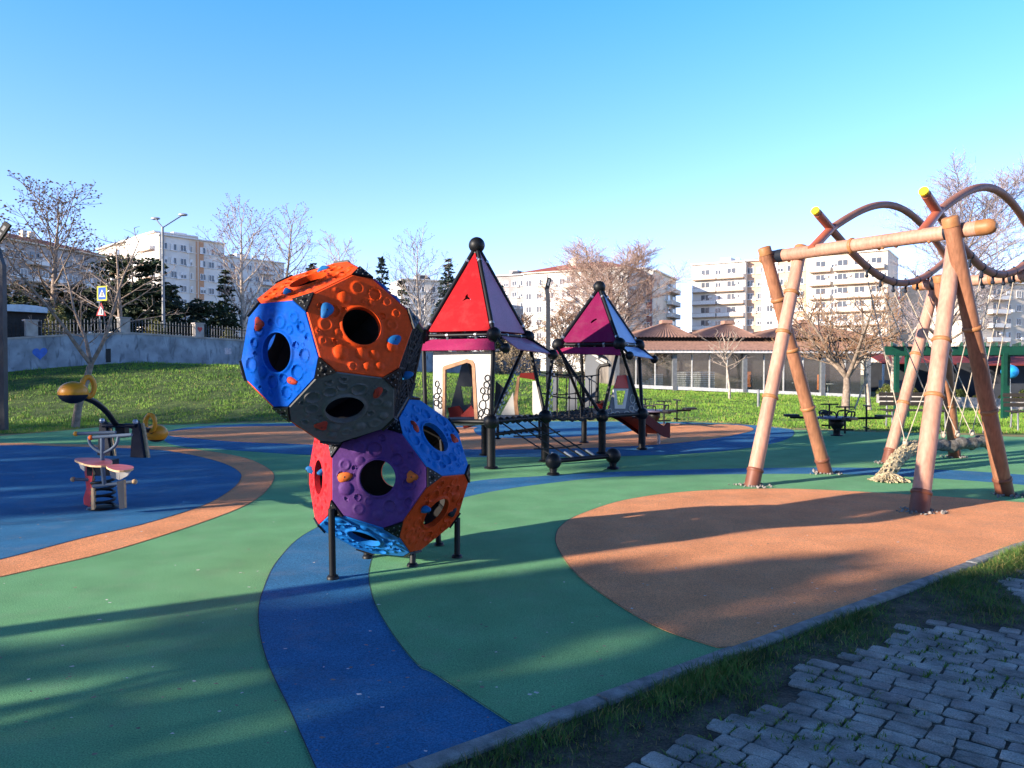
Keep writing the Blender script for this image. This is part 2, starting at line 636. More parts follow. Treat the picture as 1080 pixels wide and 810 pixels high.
# ------------------------------------------------------------------ ground and terrain
ZBX = [-40, -24, -12.6, 0, 2.6, 6, 20, 30]
ZBZ = [2.2, 1.95, 1.58, 1.0, 0.75, 0.2, -0.5, -0.6]


def TZ(x, y):
    if y <= 21.5:
        return -0.012
    s = min(1, (y - 21.5) / 11.5)
    s = .75 * s + .25 * s * s * (3 - 2 * s)
    return float(np.interp(36 * x / y, ZBX, ZBZ)) * s - 0.012


def on_land(px, y):
    x = (px - 540) / FPX * y
    return Vector((x, y, TZ(x, y)))


WA, WB = Vector((-19.3, 29.5, 0)), Vector((-13.0, 37.0, 0))
WD = (WB - WA).normalized()
WN = Vector((WD.y, -WD.x, 0))          # towards the playground


def wall_pt(s):
    p = WA + WD * s
    return Vector((p.x, p.y, TZ(p.x, p.y)))


ys = [-40, -10, 0, 8, 14, 17, 19, 21.5] + [21.5 + 0.75 * i for i in range(1, 30)] + [44 + 2 * i for i in range(1, 8)] + [62, 70, 85, 110, 150, 200, 280, 420, 800, 1500]
ts = np.linspace(-2.2, 2.2, 111)
TV, TF, TI = [], [], []
for y in ys:
    for t_ in ts:
        yy = max(abs(y), 21.5)
        x = t_ * yy
        z = TZ(x, y) if y > 21.5 else -0.03
        TV.append((x, y, z))
nc = len(ts)
for i in range(len(ys) - 1):
    for j in range(nc - 1):
        a = i * nc + j
        TF.append((a, a + 1, a + nc + 1, a + nc))
land = fast('ground', TV, TF, ['lawn_soil'])
for p in land.data.polygons:
    p.use_smooth = True
tag(land, kind='structure')

# street behind the boundary wall
sm = MB()
prev = None
for i in range(0, 40):
    s = -14 + i * 1.5
    row = []
    for off in (-1.2, -4.5, -8.5):
        p = WA + WD * s + WN * off
        row.append(Vector((p.x, p.y, TZ(p.x, p.y) + 0.05)))
    if prev:
        for k in range(2):
            sm.add([prev[k], row[k], row[k + 1], prev[k + 1]], [(0, 1, 2, 3)], 0, True)
    prev = row
tag(sm.build('street', 'asphalt'), kind='structure')

# rubber play surface: base sheet and the coloured fields laid into it
KP, KU = G(466, 796), (G(1056, 581) - G(466, 796)).normalized()
KU.z = 0
KU.normalize()
KN = Vector((KU.y, -KU.x, 0))           # away from the court


def kerb(s, n, z=0.0):
    p = KP + KU * s + KN * n
    return Vector((p.x, p.y, z))


def under_kerb(p):
    q = p - KP
    return kerb(q.x * KU.x + q.y * KU.y + 0.12, 0.03)


far_edge = [(-160, 466), (-60, 463), (0, 460), (60, 455), (110, 450), (170, 448.5), (240, 446.5), (300, 445.5), (400, 444.5), (500, 444),
            (600, 444), (700, 444.5), (770, 446.5), (830, 453), (930, 456), (1000, 458), (1080, 461), (1240, 466)]


def sheet(name, pts, z, m, seam=True):
    b = MB()
    b.plate([Vector((p.x, p.y, z)) for p in pts], th=0.012, n=Vector((0, 0, 1)))
    o = b.build(name, m)
    tag(o, kind='structure')
    if seam:
        sb = MB()
        q = [Vector((p.x, p.y, 0)) for p in pts]
        k = len(q)
        for i in range(k):
            a, c = q[i], q[(i + 1) % k]
            if (c - a).length < 1e-5 or (c - a).length > 4:
                continue
            d = (c - a).normalized()
            nn = Vector((-d.y, d.x, 0)) * 0.0022
            zz = Vector((0, 0, z + 0.0015))
            sb.add([a - nn + zz, c - nn + zz, c + nn + zz, a + nn + zz], [(0, 1, 2, 3)])
        tag(sb.build(name + '_seam', 'seam'), kind='structure')
    return o


base = [G(*p) for p in far_edge] + [Vector((19, 10, 0)), kerb(13, 0.03), kerb(-8, 0.03), Vector((-14, -4.5, 0)), Vector((-18, 4, 0))]
sheet('play_surface', base, 0.0, 'rubber_green', False)
Z1, Z2, Z3 = 0.004, 0.008, 0.012
# left: orange ring with the blue court inside
ring_out = [G(*p) for p in [(38.5, 600), (118.6, 581), (207.5, 553), (261, 532), (284, 514), (288, 499), (267, 486), (237, 478.6), (190, 472.5), (148, 470.3), (59, 468.3), (0, 467.5)]]
ring_in = [G(*p) for p in [(0, 590.6), (89, 567.5), (148, 554), (207.5, 536), (237, 521.6), (252.5, 508), (252, 498), (231, 487.5), (193, 478.6), (154, 474), (59, 471), (0, 470)]]
ring_out = [Vector((-6.5, 2.8, 0)), Vector((-4.8, 3.9, 0)), Vector((-3.97, 5.0, 0))] + ring_out + [Vector((-13.5, 14.6, 0)), Vector((-16, 11, 0)), Vector((-14, 5.5, 0))]
ring_in = [Vector((-6.8, 3.3, 0)), Vector((-5.1, 4.3, 0)), Vector((-4.35, 5.2, 0))] + ring_in + [Vector((-13, 14.0, 0)), Vector((-15.2, 11, 0)), Vector((-13.5, 6, 0))]
sheet('orange_ring_marking', smoothline(ring_out, 6, True), Z1, 'rubber_orange')
sheet('blue_court_marking', smoothline(ring_in, 6, True), Z2, 'rubber_blue')
# middle: wide blue loop, green inside it, orange oval inside that
loop_out = [G(*p) for p in [(358, 810), (306.6, 751.6), (281, 696), (272.6, 654), (277, 624), (294, 590), (328, 560), (395, 532), (495, 508.5), (569, 502.5), (658, 497.5), (794, 494), (900, 493.5), (1000, 496), (1080, 501)]]
loop_out[0] = G(345, 838)
loop_out += [Vector((8.6, 9.6, 0)), kerb(10, 0.03), kerb(-1.2, 0.03)]
loop_in = [G(*p) for p in [(540, 765), (460, 713), (438.6, 700.5), (409, 662), (392, 628), (390, 598), (404, 570), (432, 545), (495, 524), (569, 511.5), (658, 503), (794, 500.5), (900, 501), (1000, 506), (1080, 512)]]
loop_in += [Vector((7.6, 8.9, 0)), kerb(9, 0.03), kerb(9, 0.03)]
c = smoothline(loop_out[:15], 6) + loop_out[15:]
sheet('blue_loop_marking', c, Z1, 'rubber_blue')
c = [under_kerb(loop_in[0])] + smoothline(loop_in[:15], 6) + loop_in[15:-1]
sheet('green_field_marking', c, Z2, 'rubber_green')
oval = [G(*p) for p in [(757, 685), (700, 666), (653, 640), (610, 608.5), (589.6, 582), (586, 567), (592.6, 555), (613, 543), (658, 528.5), (717, 520), (785, 516.7), (855, 517), (979, 523.7), (1080, 531)]]
c = [under_kerb(oval[0])] + smoothline(oval, 6) + [Vector((6.4, 8.2, 0)), kerb(7.4, 0.03)]
sheet('orange_oval_marking', c, Z3, 'rubber_orange')
# far: blue pool around a long orange island with a blue lake behind
far_blue = [G(*p) for p in [(172, 462), (186, 470), (240, 474.5), (330, 480), (440, 482), (560, 482), (660, 481), (760, 476), (822, 466), (838, 456), (820, 450.5), (760, 447), (690, 445.3), (560, 444.6), (420, 445.1), (300, 446.4), (220, 449), (180, 454)]]
sheet('blue_pool_marking', smoothline(far_blue, 4, True), Z1, 'rubber_blue')
island = [G(*p) for p in [(170, 457), (190, 461), (250, 466), (330, 469), (440, 473), (560, 474), (670, 470.5), (740, 464.5), (788, 456), (793, 451.5), (770, 448), (700, 447.2), (600, 450), (500, 451), (400, 450.5), (300, 449.5), (220, 451.5)]]
sheet('orange_island_marking', smoothline(island, 4, True), Z2, 'rubber_orange')
lake = [G(*p) for p in [(500, 455), (520, 462), (600, 461), (660, 456), (675, 450.5), (650, 448.5), (560, 447.5), (510, 450)]]
sheet('blue_lake_marking', smoothline(lake, 4, True), Z3, 'rubber_blue')
# dry worn edge between rubber and lawn
dry = MB()
fe = [G(*p) for p in far_edge]
for i in range(len(fe) - 1):
    a, c = fe[i], fe[i + 1]
    o1, o2 = 0.7, 0.7
    dry.add([(a.x, a.y, -0.004), (c.x, c.y, -0.004), (c.x, c.y + o2, -0.004), (a.x, a.y + o1, -0.004)], [(0, 1, 2, 3)])
tag(dry.build('worn_lawn_edge', 'dry_lawn'), kind='structure')

# kerb, verge, cobbled path
random.seed(5)
kb = MB()
s = -8.0
while s < 13:
    L = 0.98
    j = random.uniform(-0.004, 0.004)
    hgt = 0.022 + random.uniform(-.003, .004)
    a, c = kerb(s + .006, 0.002 + j), kerb(s + L - .006, 0.002 + j)
    wd = 0.085
    for_pts = []
    bev = 0.008
    prof = [(0, -0.1), (0, hgt - bev), (bev, hgt), (wd - bev, hgt), (wd, hgt - bev), (wd, -0.1)]
    vs = [p + KN * q + Vector((0, 0, z)) for p in (a, c) for q, z in prof]
    fs = [(i, i + 1, i + 7, i + 6) for i in range(5)] + [tuple(range(5, -1, -1)), tuple(range(6, 12))]
    kb.add(vs, fs)
    s += L
tag(kb.build('kerb', 'kerb_stone'), kind='structure')
soil = MB()
soil.plate([kerb(-8, 0.083, -0.004), kerb(-8, 14, -0.004), kerb(14, 14, -0.004), kerb(14, 0.083, -0.004)], th=0.02, n=Vector((0, 0, 1)))
tag(soil.build('soil_bed', 'soil'), kind='structure')


def verge_edge(s):
    """distance from the kerb at which the cobbles begin"""
    e = 0.43 + 0.05 * math.sin(s * 2.1) + 0.04 * math.sin(s * 5.3 + 1)
    if s < 1.2:
        e -= 0.03 * (1.2 - s)
    e += 0.30 * math.exp(-((s - 3.65) / 0.42) ** 2)
    e -= 0.08 * math.exp(-((s - 4.7) / 0.5) ** 2)
    return e


random.seed(11)
cb = MB()
rowdir = Vector((math.cos(R(-9)), math.sin(R(-9)), 0))
rowdir = Vector((math.cos(R(-40)), math.sin(R(-40)), 0))
rown = Vector((-rowdir.y, rowdir.x, 0))
r0 = -4.5
moss_pts = []
while r0 < 11:
    hgt = random.uniform(0.082, 0.112)
    x0 = -8 + random.uniform(0, 0.1)
    while x0 < 9.5:
        wd = random.uniform(0.09, 0.155)
        c = rowdir * (x0 + wd / 2) + rown * (r0 + hgt / 2 + 0.018 * math.sin(x0 * 2.3 + r0 * 4))
        q = c - KP
        ss, nn = q.x * KU.x + q.y * KU.y, q.x * KN.x + q.y * KN.y
        x0 += wd + random.uniform(0.002, 0.006)
        if nn < verge_edge(ss) or nn > 4.5 or ss < -1.5 or ss > 8 or c.y < 0.6 or abs(c.x) > 1.1 * c.y + 1:
            continue
        if nn < verge_edge(ss) + 0.1 and random.random() < 0.35:
            continue
        gw, gh = wd / 2, hgt / 2
        ctr = []
        for i, j in ((-1, -1), (1, -1), (1, 1), (-1, 1)):
            ctr.append((i * gw * random.uniform(.90, 1.02), j * gh * random.uniform(.88, 1.02)))
        # eight-cornered outline
        outl = []
        for k in range(4):
            a, b2 = ctr[k], ctr[(k + 1) % 4]
            f = random.uniform(.06, .15)
            outl.append((a[0] + (b2[0] - a[0]) * f, a[1] + (b2[1] - a[1]) * f))
            f = 1 - random.uniform(.06, .15)
            outl.append((a[0] + (b2[0] - a[0]) * f, a[1] + (b2[1] - a[1]) * f))
        jr = random.gauss(0, .05)
        zt = 0.004 + random.uniform(-0.004, 0.004)
        tx, ty = random.uniform(-.035, .035), random.uniform(-.035, .035)
        vs = []
        for sc, dz in ((1.0, -0.04), (1.0, -0.004), (0.97, -0.001), (0.92, 0.0)):
            for u_, v_ in outl:
                u2, v2 = (u_ - v_ * jr) * sc, (v_ + u_ * jr) * sc
                p = c + rowdir * u2 + rown * v2
                vs.append((p.x, p.y, zt + dz + (u2 * tx + v2 * ty if dz > -.03 else 0)))
        fs = []
        for lv in range(3):
            for k in range(8):
                k2 = (k + 1) % 8
                fs.append((lv * 8 + k, lv * 8 + k2, lv * 8 + 8 + k2, lv * 8 + 8 + k))
        fs.append(tuple(range(24, 32)))
        mi = random.choice((0, 0, 1, 2))
        cb.add(vs, fs, mi, False)
        cen = c + rowdir * (gw + .008)
        moss_pts.append((cen.x, cen.y))
        cen = c + rown * (gh + .008)
        moss_pts.append((cen.x, cen.y))
    r0 += hgt + 0.003
tag(cb.build('cobbled_path', ['cobble', 'cobble_b', 'cobble_c']), kind='structure')


def blades(name, pos, hts, wds, mats, idx=None, lean=0.5, seed=1, kind='stuff', label=None, cat=None):
    rs = np.random.default_rng(seed)
    n = len(pos)
    a = rs.uniform(0, 2 * np.pi, n)
    l = rs.uniform(0, lean, n) * hts
    la = rs.uniform(0, 2 * np.pi, n)
    dx, dy = np.cos(a) * wds / 2, np.sin(a) * wds / 2
    P = np.asarray(pos, float)
    v0 = P + np.stack([dx, dy, np.zeros(n)], 1)
    v1 = P - np.stack([dx, dy, np.zeros(n)], 1)
    mid = P + np.stack([np.cos(la) * l * .35, np.sin(la) * l * .35, hts * .6], 1)
    v2 = mid - np.stack([dx, dy, np.zeros(n)], 1) * .7
    v3 = mid + np.stack([dx, dy, np.zeros(n)], 1) * .7
    tip = P + np.stack([np.cos(la) * l, np.sin(la) * l, hts], 1)
    V = np.stack([v0, v1, v2, v3, tip], 1).reshape(-1, 3)
    b0 = np.arange(n) * 5
    F = np.concatenate([np.stack([b0, b0 + 1, b0 + 2], 1), np.stack([b0, b0 + 2, b0 + 3], 1), np.stack([b0 + 3, b0 + 2, b0 + 4], 1)])
    ii = None
    if idx is not None:
        ii = np.concatenate([idx, idx, idx])
    o = fast(name, V, F, mats, ii)
    tag(o, label, cat, kind=kind)
    return o


# verge grass along the kerb
rs = np.random.default_rng(3)
pos, hts = [], []
for i in range(52000):
    s_ = rs.uniform(-1.0, 9.0)
    e = verge_edge(s_) - 0.09
    n_ = 0.085 + (e + 0.06) * rs.beta(1.1, 1.5)
    dens = 0.5 + 0.5 * math.sin(s_ * 3.1 + 4 * n_) * math.sin(s_ * 1.7 + 2)
    if s_ < 1.3:
        dens *= max(0.25, (s_ + 1.0) / 2.3) * (1.0 if n_ < 0.33 else 0.35)
    if rs.random() > 0.35 + 0.65 * dens:
        continue
    p = kerb(s_, n_, -0.016)
    pos.append((p.x, p.y, -0.016))
    hts.append(rs.uniform(0.015, 0.058) * (0.55 + 0.9 * dens) * (1.25 if n_ < 0.22 else 0.85))
hts = np.array(hts)
ix = (rs.random(len(hts)) < 0.14).astype(int)
blades('verge_grass', pos, hts, rs.uniform(.0025, .006, len(hts)), ['blade_dark', 'blade_dry'], ix, 1.3, 4)
# moss and small weeds in the joints of the cobbles
pos = []
for (x, y) in moss_pts:
    q = math.sin(x * 3.3 + 1) * math.sin(y * 2.9 + x) + 0.5 * math.sin(x * 9 + y * 7)
    if q > -0.05 and rs.random() < 0.8:
        for k in range(9):
            pos.append((x + rs.normal(0, .016), y + rs.normal(0, .012), -0.004))
hts = rs.uniform(.012, .03, len(pos))
blades('joint_moss', pos, hts, rs.uniform(.004, .009, len(pos)), ['moss'], None, 1.5, 6)

# lawn blades: short turf catching the low sun
N = 360000
u = rs.uniform(0, 1, N)
yy = 17.8 + (50 - 17.8) * u ** 1.35
tt = rs.uniform(-0.74, 0.74, N)
xx = tt * yy
edge_px = np.interp(tt * FPX + 540, [p[0] for p in far_edge], [p[1] for p in far_edge])
edge_y = EYE * FPX / (edge_px - 388)
dwall = (xx - WA.x) * WN.x + (yy - WA.y) * WN.y
swall = (xx - WA.x) * WD.x + (yy - WA.y) * WD.y
ok = (yy > edge_y + 0.05) & (dwall > 0.12)
# keep the cafe floor free
ok &= ~((xx > 6.3) & (yy > 46.0 + (xx - 6.5) * 0.12))
xx, yy, tt, edge_y = xx[ok], yy[ok], tt[ok], edge_y[ok]
ss = np.clip((yy - 21.5) / 11.5, 0, 1)
zz = np.interp(36 * tt, ZBX, ZBZ) * (.75 * ss + .25 * ss * ss * (3 - 2 * ss)) - 0.02
near = np.exp(-(yy - edge_y) / 0.45)
gx_, gy_ = np.floor(xx / .28).astype(int), np.floor(yy / .55).astype(int)
tuft = np.abs(np.sin(gx_ * 127.1 + gy_ * 311.7) * 43758.5) % 1.0
gx2, gy2 = np.floor(xx / .9 + .4).astype(int), np.floor(yy / 1.3).astype(int)
tuft2 = np.abs(np.sin(gx2 * 269.5 + gy2 * 183.3) * 24634.6) % 1.0
patch = 1.5 * tuft ** 2 + .9 * tuft2 ** 2
h = rs.uniform(.02, .052, len(xx)) * (0.45 + 0.95 * patch) * (1 - .5 * near) * (1 + (yy - 18) / 40)
ix = (rs.random(len(xx)) < 0.06 + 0.7 * near).astype(int)
wd = rs.uniform(.006, .016, len(xx)) * (1 + (yy - 18) / 25)
lawn = blades('lawn_grass', np.stack([xx, yy, zz], 1), h, wd, ['blade', 'blade_dry'], ix, 0.9, 8)

# small scraps, chippings and dry leaves on the rubber
lt = MB()
random.seed(21)
for i in range(420):
    px, py = random.uniform(-20, 1080), random.uniform(500, 800)
    p = G(px, py)
    q = p - KP
    if q.x * KN.x + q.y * KN.y > -0.02:
        continue
    r = random.uniform(.004, .016)
    a = random.uniform(0, 6.28)
    pts = [(p.x + math.cos(a + k * 1.57) * r * random.uniform(.5, 1.3), p.y + math.sin(a + k * 1.57) * r * random.uniform(.4, .9), 0.016 + random.uniform(0, .004)) for k in range(4)]
    lt.add(pts, [(0, 1, 2, 3)], random.choice((0, 1, 1)))
tag(lt.build('ground_litter', ['litter', 'bark']), kind='stuff')

# ------------------------------------------------------------------ twin climbing ball (two truncated dodecahedra)
PHI = (1 + 5 ** .5) / 2
FN = []
for a in (-1, 1):
    for b in (-1, 1):
        FN += [Vector((0, a, b * PHI)), Vector((a, b * PHI, 0)), Vector((b * PHI, 0, a))]
FN = [v.normalized() for v in FN]


def rotvec(r):
    v = Vector(r)
    return Matrix.Rotation(v.length, 3, v.normalized())


def ball_faces():
    vs = []
    for i in range(12):
        for j in range(i):
            for k in range(j):
                if FN[i].dot(FN[j]) > .4 and FN[j].dot(FN[k]) > .4 and FN[i].dot(FN[k]) > .4:
                    m = Matrix((FN[i], FN[j], FN[k]))
                    vs.append(((i, j, k), m.inverted() @ Vector((1, 1, 1))))
    faces = []
    for i in range(12):
        fv = [v for tr, v in vs if i in tr]
        n = FN[i]
        e1 = (fv[0] - n).normalized()
        e2 = n.cross(e1)
        fv.sort(key=lambda v: math.atan2((v - n).dot(e2), (v - n).dot(e1)))
        faces.append(fv)
    return faces, vs


BF, BV = ball_faces()
TR = 0.174
rng = random.Random(77)


def panel_mesh(poly, n, hole_r, seed, th=0.03):
    """decagonal moulded panel: raised hole rim, craters and domes on a polar grid. poly = world points, centre at mean"""
    c = sum(poly, Vector()) / len(poly)
    ax = (poly[0] - c).normalized()
    ay = n.cross(ax)
    P2 = [((p - c).dot(ax), (p - c).dot(ay)) for p in poly]
    rg = random.Random(seed)
    feats = []
    for rad, cnt in ((0.05, 3), (0.042, 6), (0.033, 6), (0.024, 5), (0.016, 5)):
        for _ in range(cnt * 40):
            if sum(1 for f in feats if f[4] == rad) >= cnt:
                break
            a, q = rg.uniform(0, 6.283), rg.uniform(hole_r + rad + .012, 0.32 - rad)
            x, y = q * math.cos(a), q * math.sin(a)
            if all((x - f[0]) ** 2 + (y - f[1]) ** 2 > (rad + f[2] + .007) ** 2 for f in feats):
                feats.append((x, y, rad, rg.choice(('crater', 'crater', 'crater', 'dome', 'disc', 'disc')), rad))
    NT, NR = 200, 40
    FX = np.array([f[:3] for f in feats])

    def bound(a):
        # distance to polygon boundary along angle a
        dx, dy = math.cos(a), math.sin(a)
        best = 1e9
        for k in range(len(P2)):
            x1, y1 = P2[k]
            x2, y2 = P2[(k + 1) % len(P2)]
            ex, ey = x2 - x1, y2 - y1
            den = dx * ey - dy * ex
            if abs(den) < 1e-9:
                continue
            t_ = (x1 * ey - y1 * ex) / den
            u_ = (x1 * dy - y1 * dx) / den
            if t_ > 0 and -1e-6 <= u_ <= 1 + 1e-6:
                best = min(best, t_)
        return best
    # angles include the corners
    angs = sorted(set([round(2 * math.pi * k / NT, 6) for k in range(NT)]))
    cor = [math.atan2(y, x) % (2 * math.pi) for x, y in P2]
    for ca in cor:
        k = min(range(len(angs)), key=lambda q: abs(angs[q] - ca))
        angs[k] = ca
    A = np.array(angs)
    RB = np.array([bound(a) for a in angs])
    f = np.linspace(0, 1, NR)
    rows_r, rows_h = [], []
    # inner wall of the hole, rim, field, bevel, outer wall
    Rg = hole_r + (RB[:, None] - 0.006 - hole_r) * f[None, :]
    X, Y = Rg * np.cos(A)[:, None], Rg * np.sin(A)[:, None]
    Hh = np.zeros_like(Rg)
    dr = Rg - hole_r
    Hh += 0.013 * np.exp(-((dr - 0.006) / 0.010) ** 2)
    for (fx, fy, fr, kind, _) in feats:
        d = np.sqrt((X - fx) ** 2 + (Y - fy) ** 2) / fr
        if kind == 'crater':
            Hh += np.where(d < 1.25, 0.0085 * np.exp(-((d - 1) / .10) ** 2), 0) - 0.009 * np.clip(1.25 - 1.25 * d ** 4, 0, 1)
        elif kind == 'dome':
            Hh += 0.4 * fr * np.sqrt(np.clip(1 - d * d, 0, 1))
        else:
            Hh += 0.008 / (1 + np.exp((d - .93) * 26)) - 0.006 / (1 + np.exp((d - .6) * 26))
    edge = (RB[:, None] - Rg)
    Hh *= np.clip((edge - 0.008) / 0.02, 0, 1)
    rings = []
    nA = len(angs)
    ca, sa = np.cos(A), np.sin(A)
    rings.append(np.stack([hole_r * ca, hole_r * sa, np.full(nA, -th)], 1))
    rings.append(np.stack([hole_r * ca, hole_r * sa, np.full(nA, -0.004)], 1))
    for k in range(NR):
        rings.append(np.stack([X[:, k], Y[:, k], Hh[:, k] + (0.004 if k == 0 else 0)], 1))
    rings.append(np.stack([RB * ca, RB * sa, np.full(nA, -0.006)], 1))
    rings.append(np.stack([RB * ca, RB * sa, np.full(nA, -th)], 1))
    rings.append(rings[0])
    allp = np.concatenate(rings)
    M = np.array([list(ax), list(ay), list(n)])
    W = np.array(list(c)) + allp @ M
    F, idx = [], []
    nr = len(rings)
    a0 = np.arange(nA)
    a1 = (a0 + 1) % nA
    for k in range(nr - 1):
        F.append(np.stack([k * nA + a0, (k + 1) * nA + a0, (k + 1) * nA + a1, k * nA + a1], 1))
        idx.append(np.full(nA, 1 if k == nr - 2 else 0))
    return W, np.concatenate(F), np.concatenate(idx), c, ax, ay


def smooth_shade(o, ang=40):
    o.data.polygons.foreach_set('use_smooth', [True] * len(o.data.polygons))
    try:
        o.data.set_sharp_from_angle(angle=R(ang))
    except Exception:
        pass


def hold(name, p, n, kind, mtl, parent, roll=0.0, size=0.04):
    """bolted climbing hold: knobbly blob with a bolt"""
    ax = n.orthogonal().normalized()
    ax = Matrix.Rotation(roll, 3, n) @ ax
    ay = n.cross(ax)
    M = Matrix((ax, ay, n)).transposed()
    b = MB()
    k = MB()
    sx, sy, sz = {'pear': (1.25, .8, .5), 'fin': (1.3, .6, .6), 'tri': (1.0, 1.0, .42), 'horn': (.8, .7, 1.25)}[kind]
    k.sphere((0, 0, 0), 1, (1, 1, 1), 18, 10)
    vs = []
    for (x, y, z) in k.v:
        g = 1 + .06 * math.sin(3 * x + roll) * math.cos(3 * y)
        if kind == 'tri':
            a = math.atan2(y, x)
            g *= 1 + .17 * math.cos(3 * a) * (1 - z * z)
        tap = 1 - .35 * x if kind in ('pear', 'fin') else 1 - .25 * z
        lean = .5 * z if kind == 'horn' else 0
        vs.append(p + M @ Vector(((x * g + lean) * sx * size, y * g * sy * tap * size, (max(z, -.25) * g) * sz * size)))
    b.add(vs, k.f, 0, True)
    top = p + n * (sz * size * .98)
    b.tube([top - n * .012, top + n * .0015], 0.006, 8, 1)
    return b.build(name, [mtl, 'dark_inside'], parent)


climber = empty('climbing_ball', (-0.97, 5.99, 0), 'two stacked multicoloured dodecahedron climbing balls with round porthole panels, standing on black legs', 'climbing frame')


def make_ball(cen, rad, rv, cols, nets, skip, seed):
    Mr = rotvec(rv)
    cen = Vector(cen)
    fr = MB()
    panels = {}
    for i in range(12):
        n = Mr @ FN[i]
        fv = [cen + Mr @ v * rad for v in BF[i]]
        dec = []
        for q in range(5):
            a, b = fv[q], fv[(q + 1) % 5]
            dec += [a + (b - a) * TR, b + (a - b) * TR]
        c = sum(dec, Vector()) / 10
        # inset a little so that a dark seam shows between panels
        dec = [c + (p - c) * 0.985 for p in dec]
        if i in skip:
            continue
        if i in nets:
            nb = MB()
            rim = [c + (p - c) * 0.985 - n * .02 for p in dec]
            nb.tube(rim, 0.016, 6, closed=True)
            for q in range(10):
                nb.tube([rim[q], c + (rim[q] - c) * .15 - n * .03], 0.012, 5)
                nb.tube([rim[q].lerp(rim[(q + 1) % 10], .5), c + (rim[q].lerp(rim[(q + 1) % 10], .5) - c) * .3 - n * .03], 0.010, 5)
            for w_ in (.25, .75):
                for q in range(10):
                    e_ = rim[q].lerp(rim[(q + 1) % 10], w_)
                    nb.tube([e_, c + (e_ - c) * .5 - n * .03], 0.010, 5)
            for f in (.15, .3, .45, .6, .75, .88):
                nb.tube([c + (p - c) * f - n * .03 for p in dec], 0.012, 5, closed=True)
            panels[i] = nb.build('rope_net', 'rope', climber)
            continue
        W, F, idx, c2, ax, ay = panel_mesh(dec, n, (0.02 if (seed == 9 and i == 10) else 0.128) * rad / .53, seed * 50 + i)
        o = fast('panel', W, F, [cols.get(i, 'pl_blue'), 'dark_inside'], idx, ORG[climber.name])  # backs black: shade inside the ball put into the colour
        o.location = (0, 0, 0)
        o.parent = climber
        ORG[o.name] = ORG[climber.name]
        smooth_shade(o, 45)
        panels[i] = o
    # corner plates with bolts and the inner edge frame
    for tr, v in BV:
        vw = cen + Mr @ v * rad
        edges = []
        for (i, vv) in [(k, w2) for k, (t2, w2) in enumerate(BV) if len(set(t2) & set(tr)) == 2]:
            edges.append((cen + Mr @ vv * rad - vw))
        cut = [vw + e * (TR * .97) for e in edges]
        n = (vw - cen).normalized()
        if (cut[1] - cut[0]).cross(cut[2] - cut[0]).dot(n) < 0:
            cut = [cut[0], cut[2], cut[1]]
        if all(k in skip for k in tr):
            continue
        pb = MB()
        off = n * 0.008
        mid = sum(cut, Vector()) / 3
        pb.plate([p + off + (p - mid) * .10 for p in cut], th=0.03, n=n)
        for p in cut:
            for q in (0.62, ):
                bp = mid + (p - mid) * q + off
                pb.tube([bp, bp + n * .005], 0.0045, 8, 1)
        for k in range(3):
            bp = cut[k].lerp(cut[(k + 1) % 3], .5) * .78 + mid * .22 + off
            pb.tube([bp, bp + n * .005], 0.0045, 8, 1)
        pb.build('corner_plate', ['black_metal', 'lamp_grey'], climber)
    # inner frame tubes along edges
    for k, (t1, v1) in enumerate(BV):
        for (t2, v2) in BV[:k]:
            if len(set(t1) & set(t2)) == 2:
                a, b = cen + Mr @ v1 * (rad * .955), cen + Mr @ v2 * (rad * .955)
                fr.tube([a, b], 0.02, 6)
    fr.build('inner_frame', 'black_metal', climber)
    return panels, Mr, cen


LC, LR, LRV = (-0.9685, 5.9915, 0.667), 0.5305, (-0.5687, -1.8416, 0.476)
UC, UR, URV = (-1.2511, 5.4933, 1.6154), 0.5407, (0.4971, 0.7683, 0.0226)
lower, ML, cl = make_ball(LC, LR, LRV, {1: 'pl_purple', 0: 'pl_sky', 2: 'pl_darkorange', 3: 'pl_red', 8: 'pl_sky', 10: 'pl_orange', 6: 'pl_sky', 5: 'pl_purple', 4: 'pl_grey', 9: 'pl_orange', 11: 'pl_purple'}, (), (7,), 3)
upper, MU, cu = make_ball(UC, UR, URV, {1: 'pl_blue', 3: 'pl_orange', 8: 'pl_orange', 7: 'pl_grey', 0: 'pl_orange', 9: 'pl_magenta', 10: 'pl_grey', 2: 'pl_blue', 4: 'pl_orange', 6: 'pl_orange'}, (11,), (5,), 9)


def put_hold(ball, i, px, py, kind, m_, roll=0.0, size=.04):
    Mr, cen, rad, panels = (ML, cl, LR, lower) if ball == 'L' else (MU, cu, UR, upper)
    n = Mr @ FN[i]
    p = PL(px, py, cen + n * rad, n)
    q = p - (cen + n * rad)
    if q.length > .26 * rad / .53:
        p = cen + n * rad + q.normalized() * .25 * rad / .53
    hold('climbing_hold', p, n, kind, m_, panels[i], roll, size)


put_hold('U', 1, 273, 342, 'tri', 'hold_red', .3, .045)
put_hold('U', 1, 309, 402, 'fin', 'hold_red', 2.2, .04)
put_hold('U', 3, 344, 328, 'pear', 'hold_blue', .4, .05)
put_hold('U', 3, 416, 359, 'pear', 'hold_blue', 3.0, .046)
put_hold('U', 8, 303, 308, 'fin', 'hold_blue', 1.0, .045)
put_hold('U', 8, 348, 278, 'tri', 'hold_blue', 1.0, .05)
put_hold('U', 7, 398, 414, 'fin', 'hold_red', 1.9, .045)
put_hold('U', 7, 339, 449, 'tri', 'hold_red', .5, .045)
put_hold('U', 9, 392, 284, 'tri', 'hold_blue', .5, .055)
put_hold('U', 9, 440, 327, 'tri', 'hold_blue', .5, .05)
put_hold('U', 11, 428, 396, 'horn', 'hold_blue', .5, .04)
put_hold('L', 1, 364, 503, 'pear', 'hold_orange', 2.6, .045)
